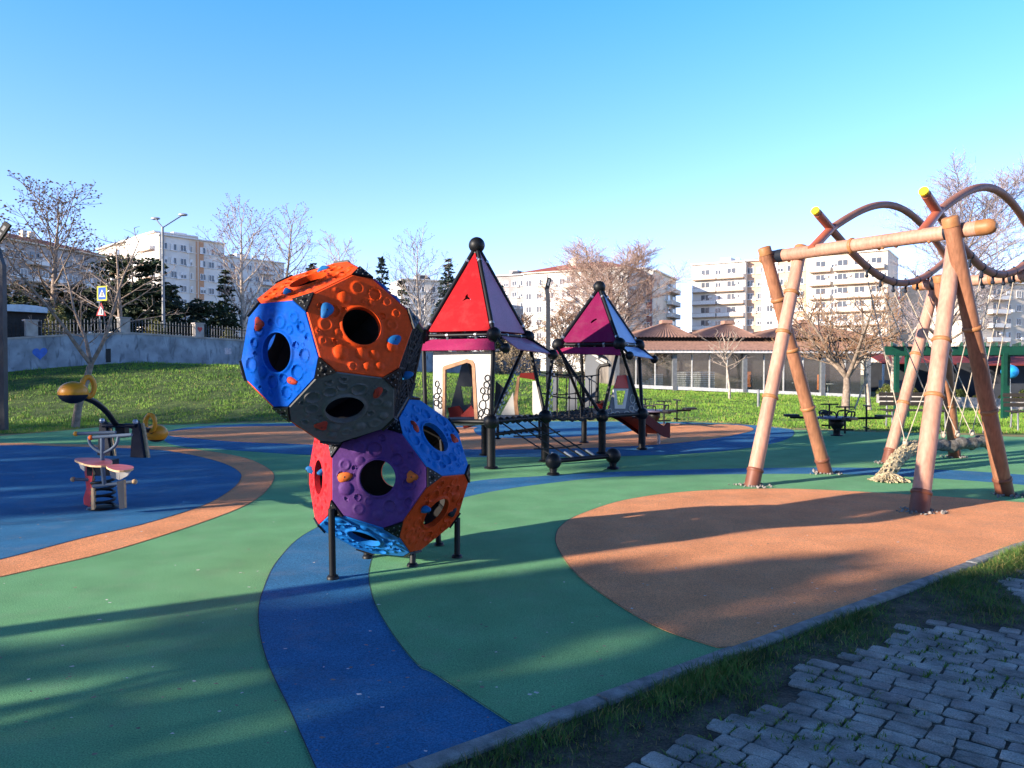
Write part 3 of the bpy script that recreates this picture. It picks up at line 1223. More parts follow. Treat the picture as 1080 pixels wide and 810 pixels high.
put_hold('L', 1, 434, 503, 'tri', 'hold_orange', .2, .042)
put_hold('L', 0, 437, 450, 'fin', 'hold_red', .6, .042)
put_hold('L', 0, 484, 463, 'tri', 'hold_red', .6, .042)
put_hold('L', 2, 447, 537, 'horn', 'hold_blue', .5, .042)
put_hold('L', 2, 479, 541, 'tri', 'navy', .5, .042)
put_hold('L', 3, 341, 498, 'horn', 'hold_blue', .5, .04)
put_hold('L', 3, 327, 494, 'horn', 'hold_blue', 2.5, .04)
# joint between the balls
jb = MB()
jn = (cu - cl).normalized()
jb.tube([cl + jn * (LR - .03), cu - jn * (UR - .03)], 0.3, 10)
jb.build('joint_drum', 'black_metal', climber)
# legs
for (vx, vy, vz), (gx, gy) in (((-1.229, 5.215, .515), G(351, 611)[:2]), ((-1.116, 5.81, .091), G(388, 589)[:2]), ((-.722, 5.579, .119), G(435, 598)[:2]),
                               ((-.417, 5.847, .329), G(482, 589)[:2]), ((-.622, 6.243, .431), G(463, 576)[:2]), ((-1.43, 5.585, .336), None and 0 or (0, 0))):
    p = Vector((0, 0, EYE)) + (Vector((vx, vy, vz)) - Vector((0, 0, EYE))) * 1.042
    if gx == 0:
        continue
    lb = MB()
    lb.tube([(gx, gy, -.03), (p.x, p.y, max(p.z, .12) + .03)], 0.024, 12)
    lb.lathe([(.001, .034), (.036, .03), (.044, .014), (.044, .0)], (gx, gy, 0), 12)
    lb.build('leg', 'black_metal', climber)

# ------------------------------------------------------------------ tented tower climber
castle = empty('tower_climber', (0.5, 13.0, 0), 'rope climbing castle with two pointed tent roofs, one red and one purple', 'climbing frame')


def part(b, name, mats, parent=castle, label=None):
    o = b.build(name, mats, parent)
    if label:
        o['label'] = label
    return o


def ball_joint(p, r, parent=castle):
    b = MB()
    b.sphere(p, r, nu=20, nv=14)
    b.tube([Vector(p) + Vector((0, 0, -r * 1.02)), Vector(p) + Vector((0, 0, -r * 0.8))], r * .5, 12)
    return part(b, 'ball_joint', 'black_metal', parent)


def rod(name, a, b_, r=0.03, m_='black_metal', parent=castle, n=10):
    b = MB()
    b.tube([a, b_], r, n)
    return part(b, name, m_, parent)


def clamp(b, a, c, t_, r):
    """small steel bracket straddling a rod"""
    p = Vector(a).lerp(Vector(c), t_)
    d = (Vector(c) - Vector(a)).normalized()
    b.tube([p - d * .018, p + d * .018], r * 1.25, 8)
    b.box(p + Vector((0, 0, -.04)), (.03, .03, .06))


def tent(cx, cy, offx, offy, ez, az, mats4, rb, ra, hole):
    """square pyramid roof: corner order near-left, near, right, back"""
    Bc = Vector((cx + offx, cy - offy, ez))
    Cc = Vector((cx + offy, cy + offx, ez))
    Dc = Vector((cx - offx, cy + offy, ez))
    Ac = Vector((cx - offy, cy - offx, ez))
    top = Vector((cx, cy, az))
    cs = [Ac, Bc, Cc, Dc]
    for q in cs:
        ball_joint(q, rb)
        rod('roof_bar', q, top, .032)
    ball_joint(top, ra)
    cl_ = MB()
    for k in range(4):
        a, b2 = cs[k], cs[(k + 1) % 4]
        rod('eave_bar', a, b2, .026)
        clamp(cl_, a, b2, .35, .026)
        clamp(cl_, a, b2, .75, .026)
        n = (b2 - a).cross(top - a).normalized()
        if n.dot((a + b2) / 2 - Vector((cx, cy, (ez + az) / 2))) < 0:
            n = -n
        cen = (a + b2 + top) / 3
        tri = [a.lerp(cen, .12), b2.lerp(cen, .12), top.lerp(cen, .12)]
        tri = [p + n * .005 for p in tri]
        holes = []
        if k == 0 and hole:
            ux = (b2 - a).normalized()
            uy = (top - (a + b2) / 2).normalized()
            c0 = (a + b2) / 2 + uy * (top - (a + b2) / 2).length * .40 + ux * .02 + n * .005
            if hole == 'star':
                prof = [(.0, .075), (.02, .02), (.085, -.03), (.01, -.02), (-.07, -.055), (-.025, .0), (-.03, .03)]
            else:
                prof = [(-.06, -.03), (-.02, .02), (.04, .05), (.06, .03), (.0, -.02), (-.03, -.05)]
            holes = [[c0 + ux * x + uy * y for x, y in prof]]
            for qx in prof[:1]:
                pass
        pb = MB()
        pb.plate(tri, holes, .018, n)
        part(pb, 'roof_panel', mats4[k])
        clamp(cl_, a, top, .12, .032)
        clamp(cl_, a, top, .82, .032)
    part(cl_, 'bracket_set', 'steel')
    return cs, top


T1, AP1 = tent(-.56, 12.27, .29, .82, 2.0, 3.45, ['roof_red', 'roof_violet', 'roof_magenta', 'roof_red'], .11, .13, 'star')
T2, AP2 = tent(1.62, 14.3, .27, .78, 1.92, 3.0, ['roof_magenta', 'roof_sky_sheen', 'roof_magenta', 'roof_magenta'], .115, .115, 'oval')
A1, B1, C1, D1 = T1
E2, F2, G2, H2 = T2
# valance and awnings below the eaves
b = MB()
b.plate([A1 + Vector((.05, 0, -.07)), B1 + Vector((0, 0, -.07)), B1 + Vector((.02, -.12, -.24)), A1 + Vector((-.06, -.12, -.24))], th=.015)
part(b, 'valance', 'pl_magenta')
ob, oc = D(533, 367, 11.3), D(583, 374, 12.35)
b = MB()
b.plate([B1.lerp(C1, .16) + Vector((.02, 0, -.03)), C1 + Vector((0, 0, -.04)), oc, ob.lerp(oc, .25)], th=.015)
part(b, 'awning', 'roof_violet')
for p, q in ((ob, B1), (oc, C1)):
    ball_joint(p, .075 if p is ob else .085)
    rod('awning_arm', q, p, .026)
b = MB()
b.plate([E2 + Vector((0, 0, -.06)), F2 + Vector((0, 0, -.06)), D(655, 375, 13.35), D(586, 373, 13.9)], th=.015)
part(b, 'valance', 'pl_magenta')
of, og = D(664, 375, 13.5), D(690, 379, 14.6)
b = MB()
b.plate([F2 + Vector((.04, 0, -.05)), G2 + Vector((0, 0, -.05)), og, of], th=.015)
part(b, 'awning', 'roof_sky_sheen')
for p, q in ((of, F2), (og, G2)):
    ball_joint(p, .075)
    rod('awning_arm', q, p, .022)
# deck joints on ground posts
DZ = .68


def post(px, py, ztop=DZ, r=.065, ball=.115):
    g = G(px, py)
    b = MB()
    b.tube([(g.x, g.y, -.02), (g.x, g.y, ztop)], r, 14)
    b.lathe([(.001, .03), (r + .03, .026), (r + .045, .0)], (g.x, g.y, .013), 14)
    part(b, 'post', 'black_metal')
    p = Vector((g.x, g.y, ztop))
    if ball:
        ball_joint(p, ball)
    return p


P1 = post(518, 494.5, .70)
P1b = post(511, 480.5, .66, .055, .09)
P2 = post(575, 487, .72)
P3 = post(635, 479, .66)
P4 = post(677, 474.5, .66)
P5 = post(616, 467.5, .68, .055, .11)
P6 = post(449, 490, .68)
P7 = post(525, 463.5, .45, .03, .07)
P8 = post(569, 462, .60, .03, 0)
for a, c in ((P6, A1), (P1, B1), (P5, H2), (P4, G2)):
    rod('upright', a, c, .034)
for a, c in ((P1, C1), (P2, C1), (P2, oc), (P5, E2), (P3, F2), (P4, F2), (P3, oc.lerp(E2, .75)), (P1b, D1)):
    rod('strut', a, c, .03)
for a, c in ((P1, P2), (P6, P1), (P3, P4), (P3, P5), (P4, P5), (P1b, P2), (P1, P1b)):
    rod('deck_beam', a, c, .035)
rod('step_bar', P1 + Vector((0, .3, -.22)), P2 + Vector((0, .3, -.2)), .025)
# decks
for pts in ((P6, P1, P2, P1b), (P3, P4, P5)):
    b = MB()
    b.plate([p + Vector((0, 0, .03)) for p in pts], th=.03, n=Vector((0, 0, 1)))
    part(b, 'deck', 'black_rubber')
# walls of the red tower
abn = Vector((B1.y - A1.y, -(B1.x - A1.x), 0)).normalized()
if abn.y > 0:
    abn = -abn


def PP(p0, n, lst):
    return [PL(x, y, p0, n) for x, y in lst]


wp = A1.lerp(B1, .5) + abn * -.05
b = MB()
door = [(466.5, 444), (466.5, 388), (468, 386), (492, 378.5), (498, 380), (500.5, 384), (504, 446)]
b.plate(PP(wp, abn, [(457, 371), (518, 371), (517.5, 448), (456.5, 450)]), [PP(wp, abn, door)], .03, abn, 0, 1)
part(b, 'wall_panel', ['panel_white', 'wood_edge'], label='white printed panel with a slanted doorway')
b = MB()
wq = wp + abn * .012
inn = [(469, 444.2), (469.5, 390), (492, 382.5), (496, 383.5), (497.5, 386), (500.5, 446)]
b.plate(PP(wq, abn, door + inn[::-1]), [], .05, abn)
part(b, 'door_frame', 'wood_edge')
# printed pebble outlines low on the panel
rg = random.Random(4)


def pebbles(p0, n, cells, m_, name='pebble_print'):
    b = MB()
    for (px, py, rx, ry) in cells:
        k = rg.randint(6, 8)
        ph = rg.uniform(0, 1)
        lst = [(px + rx * math.cos(ph + 6.283 * i / k) * rg.uniform(.85, 1.12), py + ry * math.sin(ph + 6.283 * i / k) * rg.uniform(.85, 1.12)) for i in range(k)]
        pts = smoothline(PP(Vector(p0) + n * .006, n, lst), 3, True)
        b.tube(pts, .009, 4, closed=True)
    part(b, name, m_)


pebbles(wp, abn, [(514, 399, 2.5, 3.5), (513, 406, 2.7, 3.3), (509, 412, 2.6, 3), (512, 419, 3.5, 4), (509, 427, 3.8, 5), (513, 434, 2.6, 3.6), (507, 436, 2.5, 3.4), (506, 442, 2.4, 3), (513, 442, 3, 3), (516, 413, 1.6, 3),
                  (461, 405, 2, 3), (463, 412, 2.4, 3), (460.5, 418, 2.6, 3), (464, 421, 2, 3), (460, 425, 2.4, 3), (464, 428, 2, 3)], 'dark_inside')
# far side panels of the red tower
dn = abn
dp = D1.lerp(C1, .5) + Vector((0, .1, 0))
b = MB()
b.plate(PP(dp, dn, [(471, 447), (487, 384), (497, 378), (506, 392), (508, 447)]), [PP(dp, dn, [(485.5, 407.5), (498, 408), (496, 426), (488.5, 427.5)])], .03, dn)
part(b, 'wall_panel', 'panel_dark')  # grey panel; the tower's shade is put into its darker colour
dp2 = P2 + Vector((-.2, .8, 0))
dn2 = Vector((-.3, -.95, 0)).normalized()
for lst, mt in (([(526, 441.5), (541, 414), (543.5, 441.5)], 'panel_white'), ([(543.5, 441.5), (541.5, 424), (545.5, 397), (548, 397), (545.5, 424), (547.5, 441.5)], 'wood_edge'),
                ([(547, 398), (549, 393.5), (563, 393), (564, 401), (560, 400)], 'panel_maroon'), ([(561.5, 402), (567, 401.5), (572, 438), (563, 440), (561.5, 434)], 'panel_white'),
                ([(523, 402), (535, 413), (526, 430), (521, 430)], 'panel_dark')):
    b = MB()
    b.plate(PP(dp2, dn2, lst), [], .03, dn2)
    part(b, 'wall_panel' if mt != 'wood_edge' else 'panel_trim', mt)
# red climbing plate and small red slide at the near left
b = MB()
rn = Vector((-.35, -.9, .1)).normalized()
rp = Vector((-.65, 12.6, .7))
b.plate(PP(rp, rn, [(472, 430), (484, 428), (488, 434), (484, 446), (476, 447)]), [], .05, rn)
b.plate(PP(rp + rn * .15, rn, [(486, 438), (497, 427.5), (504, 440), (503, 448), (489, 452)]), [], .05, rn)
part(b, 'climbing_plate', 'panel_maroon')
# walls of the purple tower
hn = Vector((-.35, -.93, 0)).normalized()
hp = P5.lerp(G2, .3) + Vector((0, -.05, 0))
b = MB()
b.plate(PP(hp, hn, [(617, 374), (634, 371), (645, 383), (643, 423), (617, 430)]), [PP(hp, hn, [(629.5, 423), (631, 388), (634, 385.5), (642, 385), (641.5, 423)])], .03, hn)
part(b, 'wall_panel', 'panel_grey')
b = MB()
for lst in ([(619, 371.5), (622, 371), (640, 380.5), (640, 383)], [(628, 380), (630, 379), (638, 384), (636, 385)]):
    b.plate(PP(hp + hn * .02, hn, lst), [], .012, hn)
part(b, 'panel_print', 'panel_white')
b = MB()
b.tube(PP(hp + hn * .02, hn, [(629.5, 425), (630.5, 390), (633, 386), (642, 384.5)]), .035, 6)
part(b, 'door_frame', 'black_rubber')
fn = Vector((P4.y - P3.y, -(P4.x - P3.x), 0)).normalized()
if fn.y > 0:
    fn = -fn
fp = P3.lerp(P4, .5) + Vector((0, 0.02, 0))
b = MB()
b.plate(PP(fp, fn, [(641, 440), (648, 410), (663, 396), (668, 410), (676, 437)]), [PP(fp, fn, [(649.5, 411), (661, 411), (658, 428), (651, 428)])], .03, fn)
part(b, 'wall_panel', 'panel_grey')
b = MB()
b.plate(PP(fp + fn * .012, fn, [(647, 410), (663, 410), (659.5, 431), (648.5, 431)]), [PP(fp + fn * .012, fn, [(650, 412), (660.5, 412), (657.5, 427), (651.5, 427)])], .02, fn)
part(b, 'window_frame', 'panel_white')
b = MB()
b.plate(PP(fp + fn * .014, fn, [(652, 396), (660.5, 395.5), (663, 409.5), (648, 409.5)]), [], .02, fn)
part(b, 'panel_print', 'rider_red')
pebbles(fp, fn, [(667, 421, 2.4, 4.5), (671, 429, 2.6, 4), (666, 431, 2.2, 3), (643, 434, 2, 3), (646, 437, 2.4, 2.2), (651, 436, 2.4, 2.2), (661, 436, 2.6, 2.4), (668, 437, 2.6, 2.4)], 'panel_white')
b = MB()
b.plate(PP(hp, hn, [(627, 424), (636, 422), (639, 428), (637, 433), (626, 433)]), [], .06, hn)
part(b, 'seat_block', 'panel_maroon')
gn = Vector((-.2, -.98, 0)).normalized()
gp = E2.lerp(H2, .8) + Vector((0, .25, 0))
for lst in ([(583, 398), (589, 398), (588, 432), (583, 434)], [(600, 398), (608, 396), (609, 432), (598, 433)]):
    b = MB()
    b.plate(PP(gp, gn, lst), [], .03, gn)
    part(b, 'wall_panel', 'panel_grey')
# slide down the right side of the purple tower
s0, s1 = Vector((2.0, 14.15, .66)), Vector((2.95, 15.5, .17))
sdv = (s1 - s0)
sn = Vector((sdv.y, -sdv.x, 0)).normalized()
sl = MB()
prof = []
for i in range(13):
    t_ = i / 12
    p = s0.lerp(s1, t_)
    zz = .66 + (.16 - .66) * (t_ * t_ * (3 - 2 * t_) * .6 + .4 * t_) if t_ < .85 else None
    if zz is None:
        zz = .66 + (.16 - .66) * (.85 * .85 * (3 - 1.7) * .6 + .4 * .85) - .04 * (t_ - .85) / .15
    prof.append(Vector((p.x, p.y, zz)))
wd = .24
for i in range(12):
    a, c = prof[i], prof[i + 1]
    sl.add([a + sn * wd, c + sn * wd, c - sn * wd, a - sn * wd], [(0, 1, 2, 3)], 1, True)
for sgn in (1, -1):
    lo = [p + sn * wd * sgn + Vector((0, 0, -.07)) for p in prof]
    hi = [p + sn * wd * sgn + Vector((0, 0, .13 + (.10 if i > 10 else 0))) for i, p in enumerate(prof)]
    o_ = [p + sn * .02 * sgn for p in lo] + [p + sn * .02 * sgn for p in hi]
    vs = lo + hi + o_
    k = len(prof)
    fs = []
    for i in range(k - 1):
        fs += [(i, i + 1, k + i + 1, k + i), (2 * k + i, 3 * k + i, 3 * k + i + 1, 2 * k + i + 1), (k + i, k + i + 1, 3 * k + i + 1, 3 * k + i), (i, 2 * k + i, 2 * k + i + 1, i + 1)]
    fs += [(0, k, 3 * k, 2 * k), (k - 1, 3 * k - 1, 4 * k - 1, 2 * k - 1)]
    sl.add(vs, fs, 0)
part(sl, 'slide', ['panel_maroon', 'hold_red'])
b = MB()
for q in (.75,):
    p = s0.lerp(s1, q)
    for sg in (1, -1):
        b.tube([(p.x + sn.x * .2 * sg, p.y + sn.y * .2 * sg, 0), (p.x + sn.x * .2 * sg, p.y + sn.y * .2 * sg, .25)], .03, 8)
part(b, 'slide_leg', 'steel')


# ropes
def sag(a, c, s_, n=8, wav=0.0, fr=3):
    a, c = Vector(a), Vector(c)
    out = []
    for i in range(n + 1):
        t_ = i / n
        p = a.lerp(c, t_)
        p.z -= 4 * s_ * t_ * (1 - t_)
        if wav:
            p.z += wav * math.sin(t_ * math.pi * fr)
        out.append(p)
    return out


b = MB()
# plaited net bridge between the towers
Qa, Qb, Qc, Qd = P2, P3, P5, P2 + Vector((-.1, 1.3, 0))
for i in range(8):
    t_ = i / 7
    b.tube(sag(Qa.lerp(Qd, t_), Qb.lerp(Qc, t_), .05, 22, .018, 12 + (i % 2)), .026, 6)
for i in range(12):
    t_ = i / 11
    b.tube([p + Vector((0, 0, .02 * (-1) ** k)) for k, p in enumerate(sag(Qa.lerp(Qb, t_) + Vector((0, 0, -.2 * t_ * (1 - t_))), Qd.lerp(Qc, t_) + Vector((0, 0, -.2 * t_ * (1 - t_))), 0, 8))], .024, 6)
part(b, 'net_bridge', 'rope')
b = MB()
for zz, s_ in ((1.42, .05), (1.05, .05)):
    b.tube(sag(P2 + Vector((.02, .02, zz - .7)), P3 + Vector((-.05, 0, zz - .7)), s_, 8), .011, 5)
    b.tube(sag(P2 + Vector((-.1, 1.3, zz - .7)), P5 + Vector((0, 0, zz - .7)), s_, 8), .011, 5)
for t_ in (.2, .4, .6, .8):
    for (a, c) in ((P2, P3), (P2 + Vector((-.1, 1.3, 0)), P5)):
        p = a.lerp(c, t_)
        b.tube([p + Vector((0, 0, -.05)), p + Vector((0, 0, .32)), p + Vector((0, 0, .70))], .009, 5)
        for dz in (.32, .68):
            b.sphere(p + Vector((0, 0, dz)), .022, nu=8, nv=6)
part(b, 'rope_rail', 'rope')
# chain ladders hanging from the outer roof joint and the near tower strut
for (a, c) in ((P2 + Vector((.03, -.03, .05)), oc), (P1 + Vector((.03, -.05, .05)), C1 + Vector((.0, -.15, -.1)))):
    a, c = Vector(a), Vector(c)
    b = MB()
    L = int((c - a).length / .05)
    for k in range(int(L * .75)):
        p, q = a.lerp(c, k / L), a.lerp(c, (k + .9) / L)
        o_ = Vector((.018 * (-1) ** k, 0, .004)) + Vector((.03, -.03, 0))
        b.tube([p + o_, q + o_], .011, 5)
    part(b, 'chain', 'steel')
b = MB()
for t_ in np.linspace(.06, .94, 9):
    p = P1.lerp(P2, float(t_))
    b.tube([p + Vector((.035 * math.cos(a), -.035 * math.sin(a) * .3, .05 * math.sin(a))) for a in np.linspace(0, 6.28, 9)], .014, 5)
    p2 = p + Vector((0, .3, -.22))
    b.tube([p2 + Vector((-.05, 0, .03)), p2 + Vector((.05, 0, -.02))], .016, 5)
part(b, 'rope_wrap', 'rope')
# low ramp: bar on two short stubs, ropes up to the deck
L1 = post(583.5, 501.5, .20, .05, .115)
L2 = post(646.5, 495, .20, .05, .115)
rod('ramp_bar', L1, L2, .035)
b = MB()
for f in (0.1, .37, .62, .85):
    b.tube(sag(L1.lerp(L2, f * .75 + .05), P1.lerp(P2, f * .9 + .05), .02, 6), .012, 5)
for f in (.3, .62):
    b.tube(sag(L1.lerp(P1, f), L2.lerp(P2, f) + (L1 - L2) * .18, .02, 6), .011, 5)
part(b, 'ramp_rope', 'rope')
b = MB()
for f in (0.1, .37, .62, .85):
    p = L1.lerp(L2, f * .75 + .05)
    b.tube([p + Vector((-.02, -.02, .035)), p.lerp(P1.lerp(P2, f * .9 + .05), .14) + Vector((0, 0, .02))], .017, 6)
part(b, 'rope_clamp', 'bolt')

# ------------------------------------------------------------------ swing frame
E1 = Vector((.573, -.819, 0))
PR = Vector((.745, .667, 0))
M1 = Vector((3.74, 10.3, 0))
swing = empty('swing_frame', (4.4, 9.3, 0), 'tall timber coloured swing frame with crossed round legs, ringed beams and looping brown tube arches', 'swing')


def ring(b, p, d, r, th=.016, mat=0):
    d = Vector(d).normalized()
    b.tube([Vector(p) - d * .022, Vector(p) - d * .012, Vector(p) + d * .012, Vector(p) + d * .022], [r + th * .5, r + th, r + th, r + th * .5], 16, mat)


def leg(base, top, r=.086, rings=(.3, .58), dark=False, seed=0):
    base, top = Vector(base), Vector(top)
    d = (top - base).normalized()
    rg_ = random.Random(seed)
    pts, rr = [], []
    for i in range(13):
        t_ = i / 12
        pts.append(base.lerp(top, t_))
        rr.append(r * (1 + rg_.uniform(-.02, .02)) * (1.06 - .1 * t_))
    b = MB()
    b.tube(pts, rr, 20)
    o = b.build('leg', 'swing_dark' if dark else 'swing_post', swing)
    for t_ in rings:
        b = MB()
        ring(b, base.lerp(top, t_), d, r * 1.02)
        b.build('leg_band', 'swing_collar', o)
    b = MB()
    b.tube([top - d * .09, top + d * .0, top + d * .012, top + d * .02], [r * 1.03, r * 1.03, r * .95, r * .7], 20)
    b.build('leg_cap', 'swing_collar', o)
    b = MB()
    k = .20 / abs((top - base).z)
    b.tube([base.lerp(top, -.012), base.lerp(top, k)], [r * 1.12, r * 1.10], 20)
    ring(b, base.lerp(top, k), d, r * 1.08, .012)
    b.build('leg_sleeve', 'swing_foot', o)
    return o


def bx(px, off=0.0, z=3.02, base_pt=M1):
    """point of the beam seen at a pixel column"""
    q = (px - 540) / FPX
    k = (q * base_pt.y - base_pt.x) / (E1.x - q * E1.y)
    return base_pt + E1 * k + PR * off + Vector((0, 0, z))


def beam(a, c, rings, seed):
    d = (c - a).normalized()
    b = MB()
    b.tube([a, a.lerp(c, .3), a.lerp(c, .7), c], .084, 20)
    o = b.build('beam', 'swing_post', swing)
    for t_ in rings:
        b = MB()
        ring(b, a.lerp(c, t_), d, .084)
        b.build('beam_band', 'swing_collar', o)
    for e, s_ in ((a, -1), (c, 1)):
        b = MB()
        b.tube([e - d * s_ * .11, e, e + d * s_ * .05, e + d * s_ * .075], [.088, .088, .07, .03], 20)
        b.build('beam_cap', 'swing_collar', o)
    rg_ = random.Random(seed)
    for k in range(7):
        t_ = rg_.uniform(.08, .92)
        p = a.lerp(c, t_) + Vector((0, 0, -.075)) + Vector((-.03, -.03, 0)) * rg_.uniform(-1, 1)
        b = MB()
        b.sphere(p, .024, nu=10, nv=8)
        b.build('bolt_cover', 'swing_collar', o)
    for t_ in (.09, .86):
        b = MB()
        p = a.lerp(c, t_)
        b.tube([p - d * .05, p + d * .05], .0885, 20)
        b.build('beam_strap', 'navy', o)
    return o


beam(bx(806), bx(1041), (.45,), 2)
leg(G(793, 513), bx(838, .15, 3.12), rings=(.36, .63, .80), seed=1)
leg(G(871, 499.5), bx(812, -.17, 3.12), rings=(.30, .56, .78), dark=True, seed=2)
leg(G(969, 540.5), bx(1001, .15, 3.0), rings=(.40, .60), seed=3)
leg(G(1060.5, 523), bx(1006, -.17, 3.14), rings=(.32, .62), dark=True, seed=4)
M2 = Vector((6.7, 12.55, 0))
beam(M2 + E1 * -.1 + Vector((0, 0, 2.85)), M2 + E1 * 3.1 + Vector((0, 0, 2.85)), (.35, .7), 5)
leg(G(936, 489), M2 + PR * .16 + E1 * .15 + Vector((0, 0, 2.95)), rings=(.32, .58), seed=6)
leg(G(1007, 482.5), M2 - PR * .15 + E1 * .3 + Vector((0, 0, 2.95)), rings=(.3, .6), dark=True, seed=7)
q = M2 + E1 * 2.75
leg(q - PR * .98, q + PR * .15 + Vector((0, 0, 2.95)), rings=(.3, .6), seed=8)
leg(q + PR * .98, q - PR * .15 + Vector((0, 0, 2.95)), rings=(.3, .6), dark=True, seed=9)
ARCLOW = []
for (ox, oy) in ((3.9, 10.0), (4.72, 8.9)):
    O_ = Vector((ox, oy, 0))

    def up(s_):
        if s_ < .49:
            return 3.36 - .62 * (.49 - s_)
        if s_ > 4.75:
            return 3.36 - .435 * (s_ - 4.75)
        return 3.36 + .59 * math.sin(math.pi * (s_ - .49) / 4.26)

    def lowf(s_):
        if s_ < .49:
            return 3.36 + .42 * (.49 - s_)
        if s_ > 4.75:
            return 3.36 + .55 * (s_ - 4.75)
        return 3.36 - .56 * math.sin(math.pi * (s_ - .49) / 4.26)

    for fn_, s_a, s_b in ((up, -.02, 5.2), (lowf, .06, 5.15)):
        b = MB()
        b.tube([O_ + PR * s_ + Vector((0, 0, fn_(s_))) for s_ in np.linspace(s_a, s_b, 44)], .053, 14)
        arc = b.build('tube_arch', 'arch_tube', swing)
        b = MB()
        if fn_ is up:
            b.tube([O_ + PR * s_ + Vector((0, 0, fn_(s_))) for s_ in np.linspace(-.03, .56, 8)], .057, 14)
            b.build('joint_sleeve', 'arch_joint', arc)
        else:
            b.tube([O_ + PR * s_ + Vector((0, 0, fn_(s_))) for s_ in np.linspace(.12, .5, 6)], .057, 14)
            b.build('joint_sleeve', 'arch_joint', arc)
            b = MB()
            b.tube([O_ + PR * s_ + Vector((0, 0, fn_(s_))) for s_ in (.045, .075)], .056, 14)
            b.build('end_cap', 'yellow_cap', arc)
            b = MB()
            for s_ in np.linspace(1.6, 3.9, 6):
                p = O_ + PR * float(s_) + Vector((0, 0, fn_(float(s_))))
                b.tube([p + PR * -.02, p + PR * .02], .058, 12)
                b.tube([p + Vector((0, 0, -.05)), p + Vector((0, 0, -.13))], .018, 8)
                b.sphere(p + Vector((0, 0, .065)), .014, nu=8, nv=6)
                b.sphere(p + Vector((0, 0, -.13)), .028, nu=8, nv=6)
                ARCLOW.append(p + Vector((0, 0, -.13)))
            b.build('rope_clamp', 'navy', arc)
# clamps on the second beam
b = MB()
for k in np.linspace(.5, 2.5, 6):
    p = M2 + E1 * float(k) + Vector((0, 0, 2.85))
    b.tube([p - E1 * .025, p + E1 * .025], .094, 14)
    b.sphere(p + Vector((0, 0, -.11)), .03, nu=8, nv=6)
b.build('rope_clamp', 'navy', swing)
# chipped surround at every leg foot
for (px, py) in ((793, 513), (871, 499.5), (969, 540.5), (1060.5, 523), (936, 489), (1007, 482.5)):
    g = G(px, py)
    b = MB()
    rg_ = random.Random(px)
    for k in range(46):
        a, q = rg_.uniform(0, 6.28), .1 + .13 * abs(rg_.gauss(0, .6))
        b.sphere((g.x + q * math.cos(a), g.y + q * math.sin(a), .018), rg_.uniform(.008, .02), nu=6, nv=4)
    b.build('loose_chips', 'gravel', swing)['kind'] = 'stuff'

# rope snake hanging between the arches
snake = empty('rope_swing', (5.6, 10.9, 0), 'thick frayed rope body slung low on pairs of white ropes between the tube arches', 'rope swing')
nodes = [D(955, 471, 10.9), D(995, 463, 11.4), D(1010, 462, 11.5), D(1025, 461, 11.6), D(1039, 459, 11.7)]
body = smoothline([D(930, 506, 10.35), D(938, 497, 10.5), D(945, 486, 10.7), D(953, 478, 10.9), D(963, 472.5, 11.0), D(978, 471, 11.2), D(992, 469, 11.4), D(1003, 471, 11.45), D(1012, 467.5, 11.5), D(1024, 468, 11.6), D(1034, 465, 11.7), D(1044, 468, 11.75)], 5)
k = len(body)
b = MB()
b.tube(body[:22], [.05 + .045 * min(1, i / 6) + .008 * math.sin(i * 2.1) for i in range(22)], 12)
for i in range(0, 22, 1):
    d = (body[min(i + 1, k - 1)] - body[max(i - 1, 0)]).normalized()
    q = d.orthogonal().normalized()
    for j in range(5):
        a = j * 1.257 + i * .5
        v = Matrix.Rotation(a, 3, d) @ q
        b.tube([body[i] + v * .088, body[i] + v * .098 + d * .05], .014, 5)
b.build('rope_body', 'straw_rope', snake)
b = MB()
b.tube(body[20:], [.085 + .009 * math.sin(i * 1.3) + .008 * math.sin(i * 3.1) for i in range(k - 20)], 12)
b.build('rope_body', 'dark_rope', snake)  # rear length of the body in a darker grey
b = MB()
for i, p in enumerate(nodes):
    a = ARCLOW[min(i, 5)]
    c = ARCLOW[6 + min(i, 5)]
    for t_ in (a, c):
        b.tube([p + Vector((0, 0, .04)), t_], .0075, 6)
    for f in (.02, .05):
        b.tube([p + Vector((-.03, 0, .05 + f)), p + Vector((.03, 0, .04 + f))], .018, 6)
    b.sphere(p + Vector((0, 0, .05)), .038, nu=10, nv=8)
b.build('hanging_rope', 'white_rope', snake)
# unravelled rope heap at the tail
b = MB()
rg_ = random.Random(8)
hc = G(938, 508)
for kq in range(240):
    a = rg_.uniform(0, 6.28)
    q = rg_.uniform(.02, .17)
    hgt = .10 * (1 - (q / .19) ** 1.5)
    p = hc + Vector((q * math.cos(a), q * .8 * math.sin(a), hgt * rg_.uniform(.5, 1) + .015))
    d = Vector((math.cos(a + rg_.gauss(0, .5)), math.sin(a + rg_.gauss(0, .5)), -.35)) * rg_.uniform(.05, .12)
    b.tube([p, p + d * .5 + Vector((0, 0, .012)), Vector(((p + d).x, (p + d).y, max(.02, (p + d).z)))], .011, 4)
heap = b.build('frayed_tail', 'straw_rope', snake)

# ------------------------------------------------------------------ spring rider and seesaw on the blue court
rp_ = G(107, 537)
rider = empty('spring_rider', (rp_.x, rp_.y, 0), 'red four seat spring rider with grey tube handlebars on the blue court', 'spring rider')
rx, ry = rp_.x, rp_.y


def rpt(px, py, dy=0.0):
    return D(px, py, ry + dy)


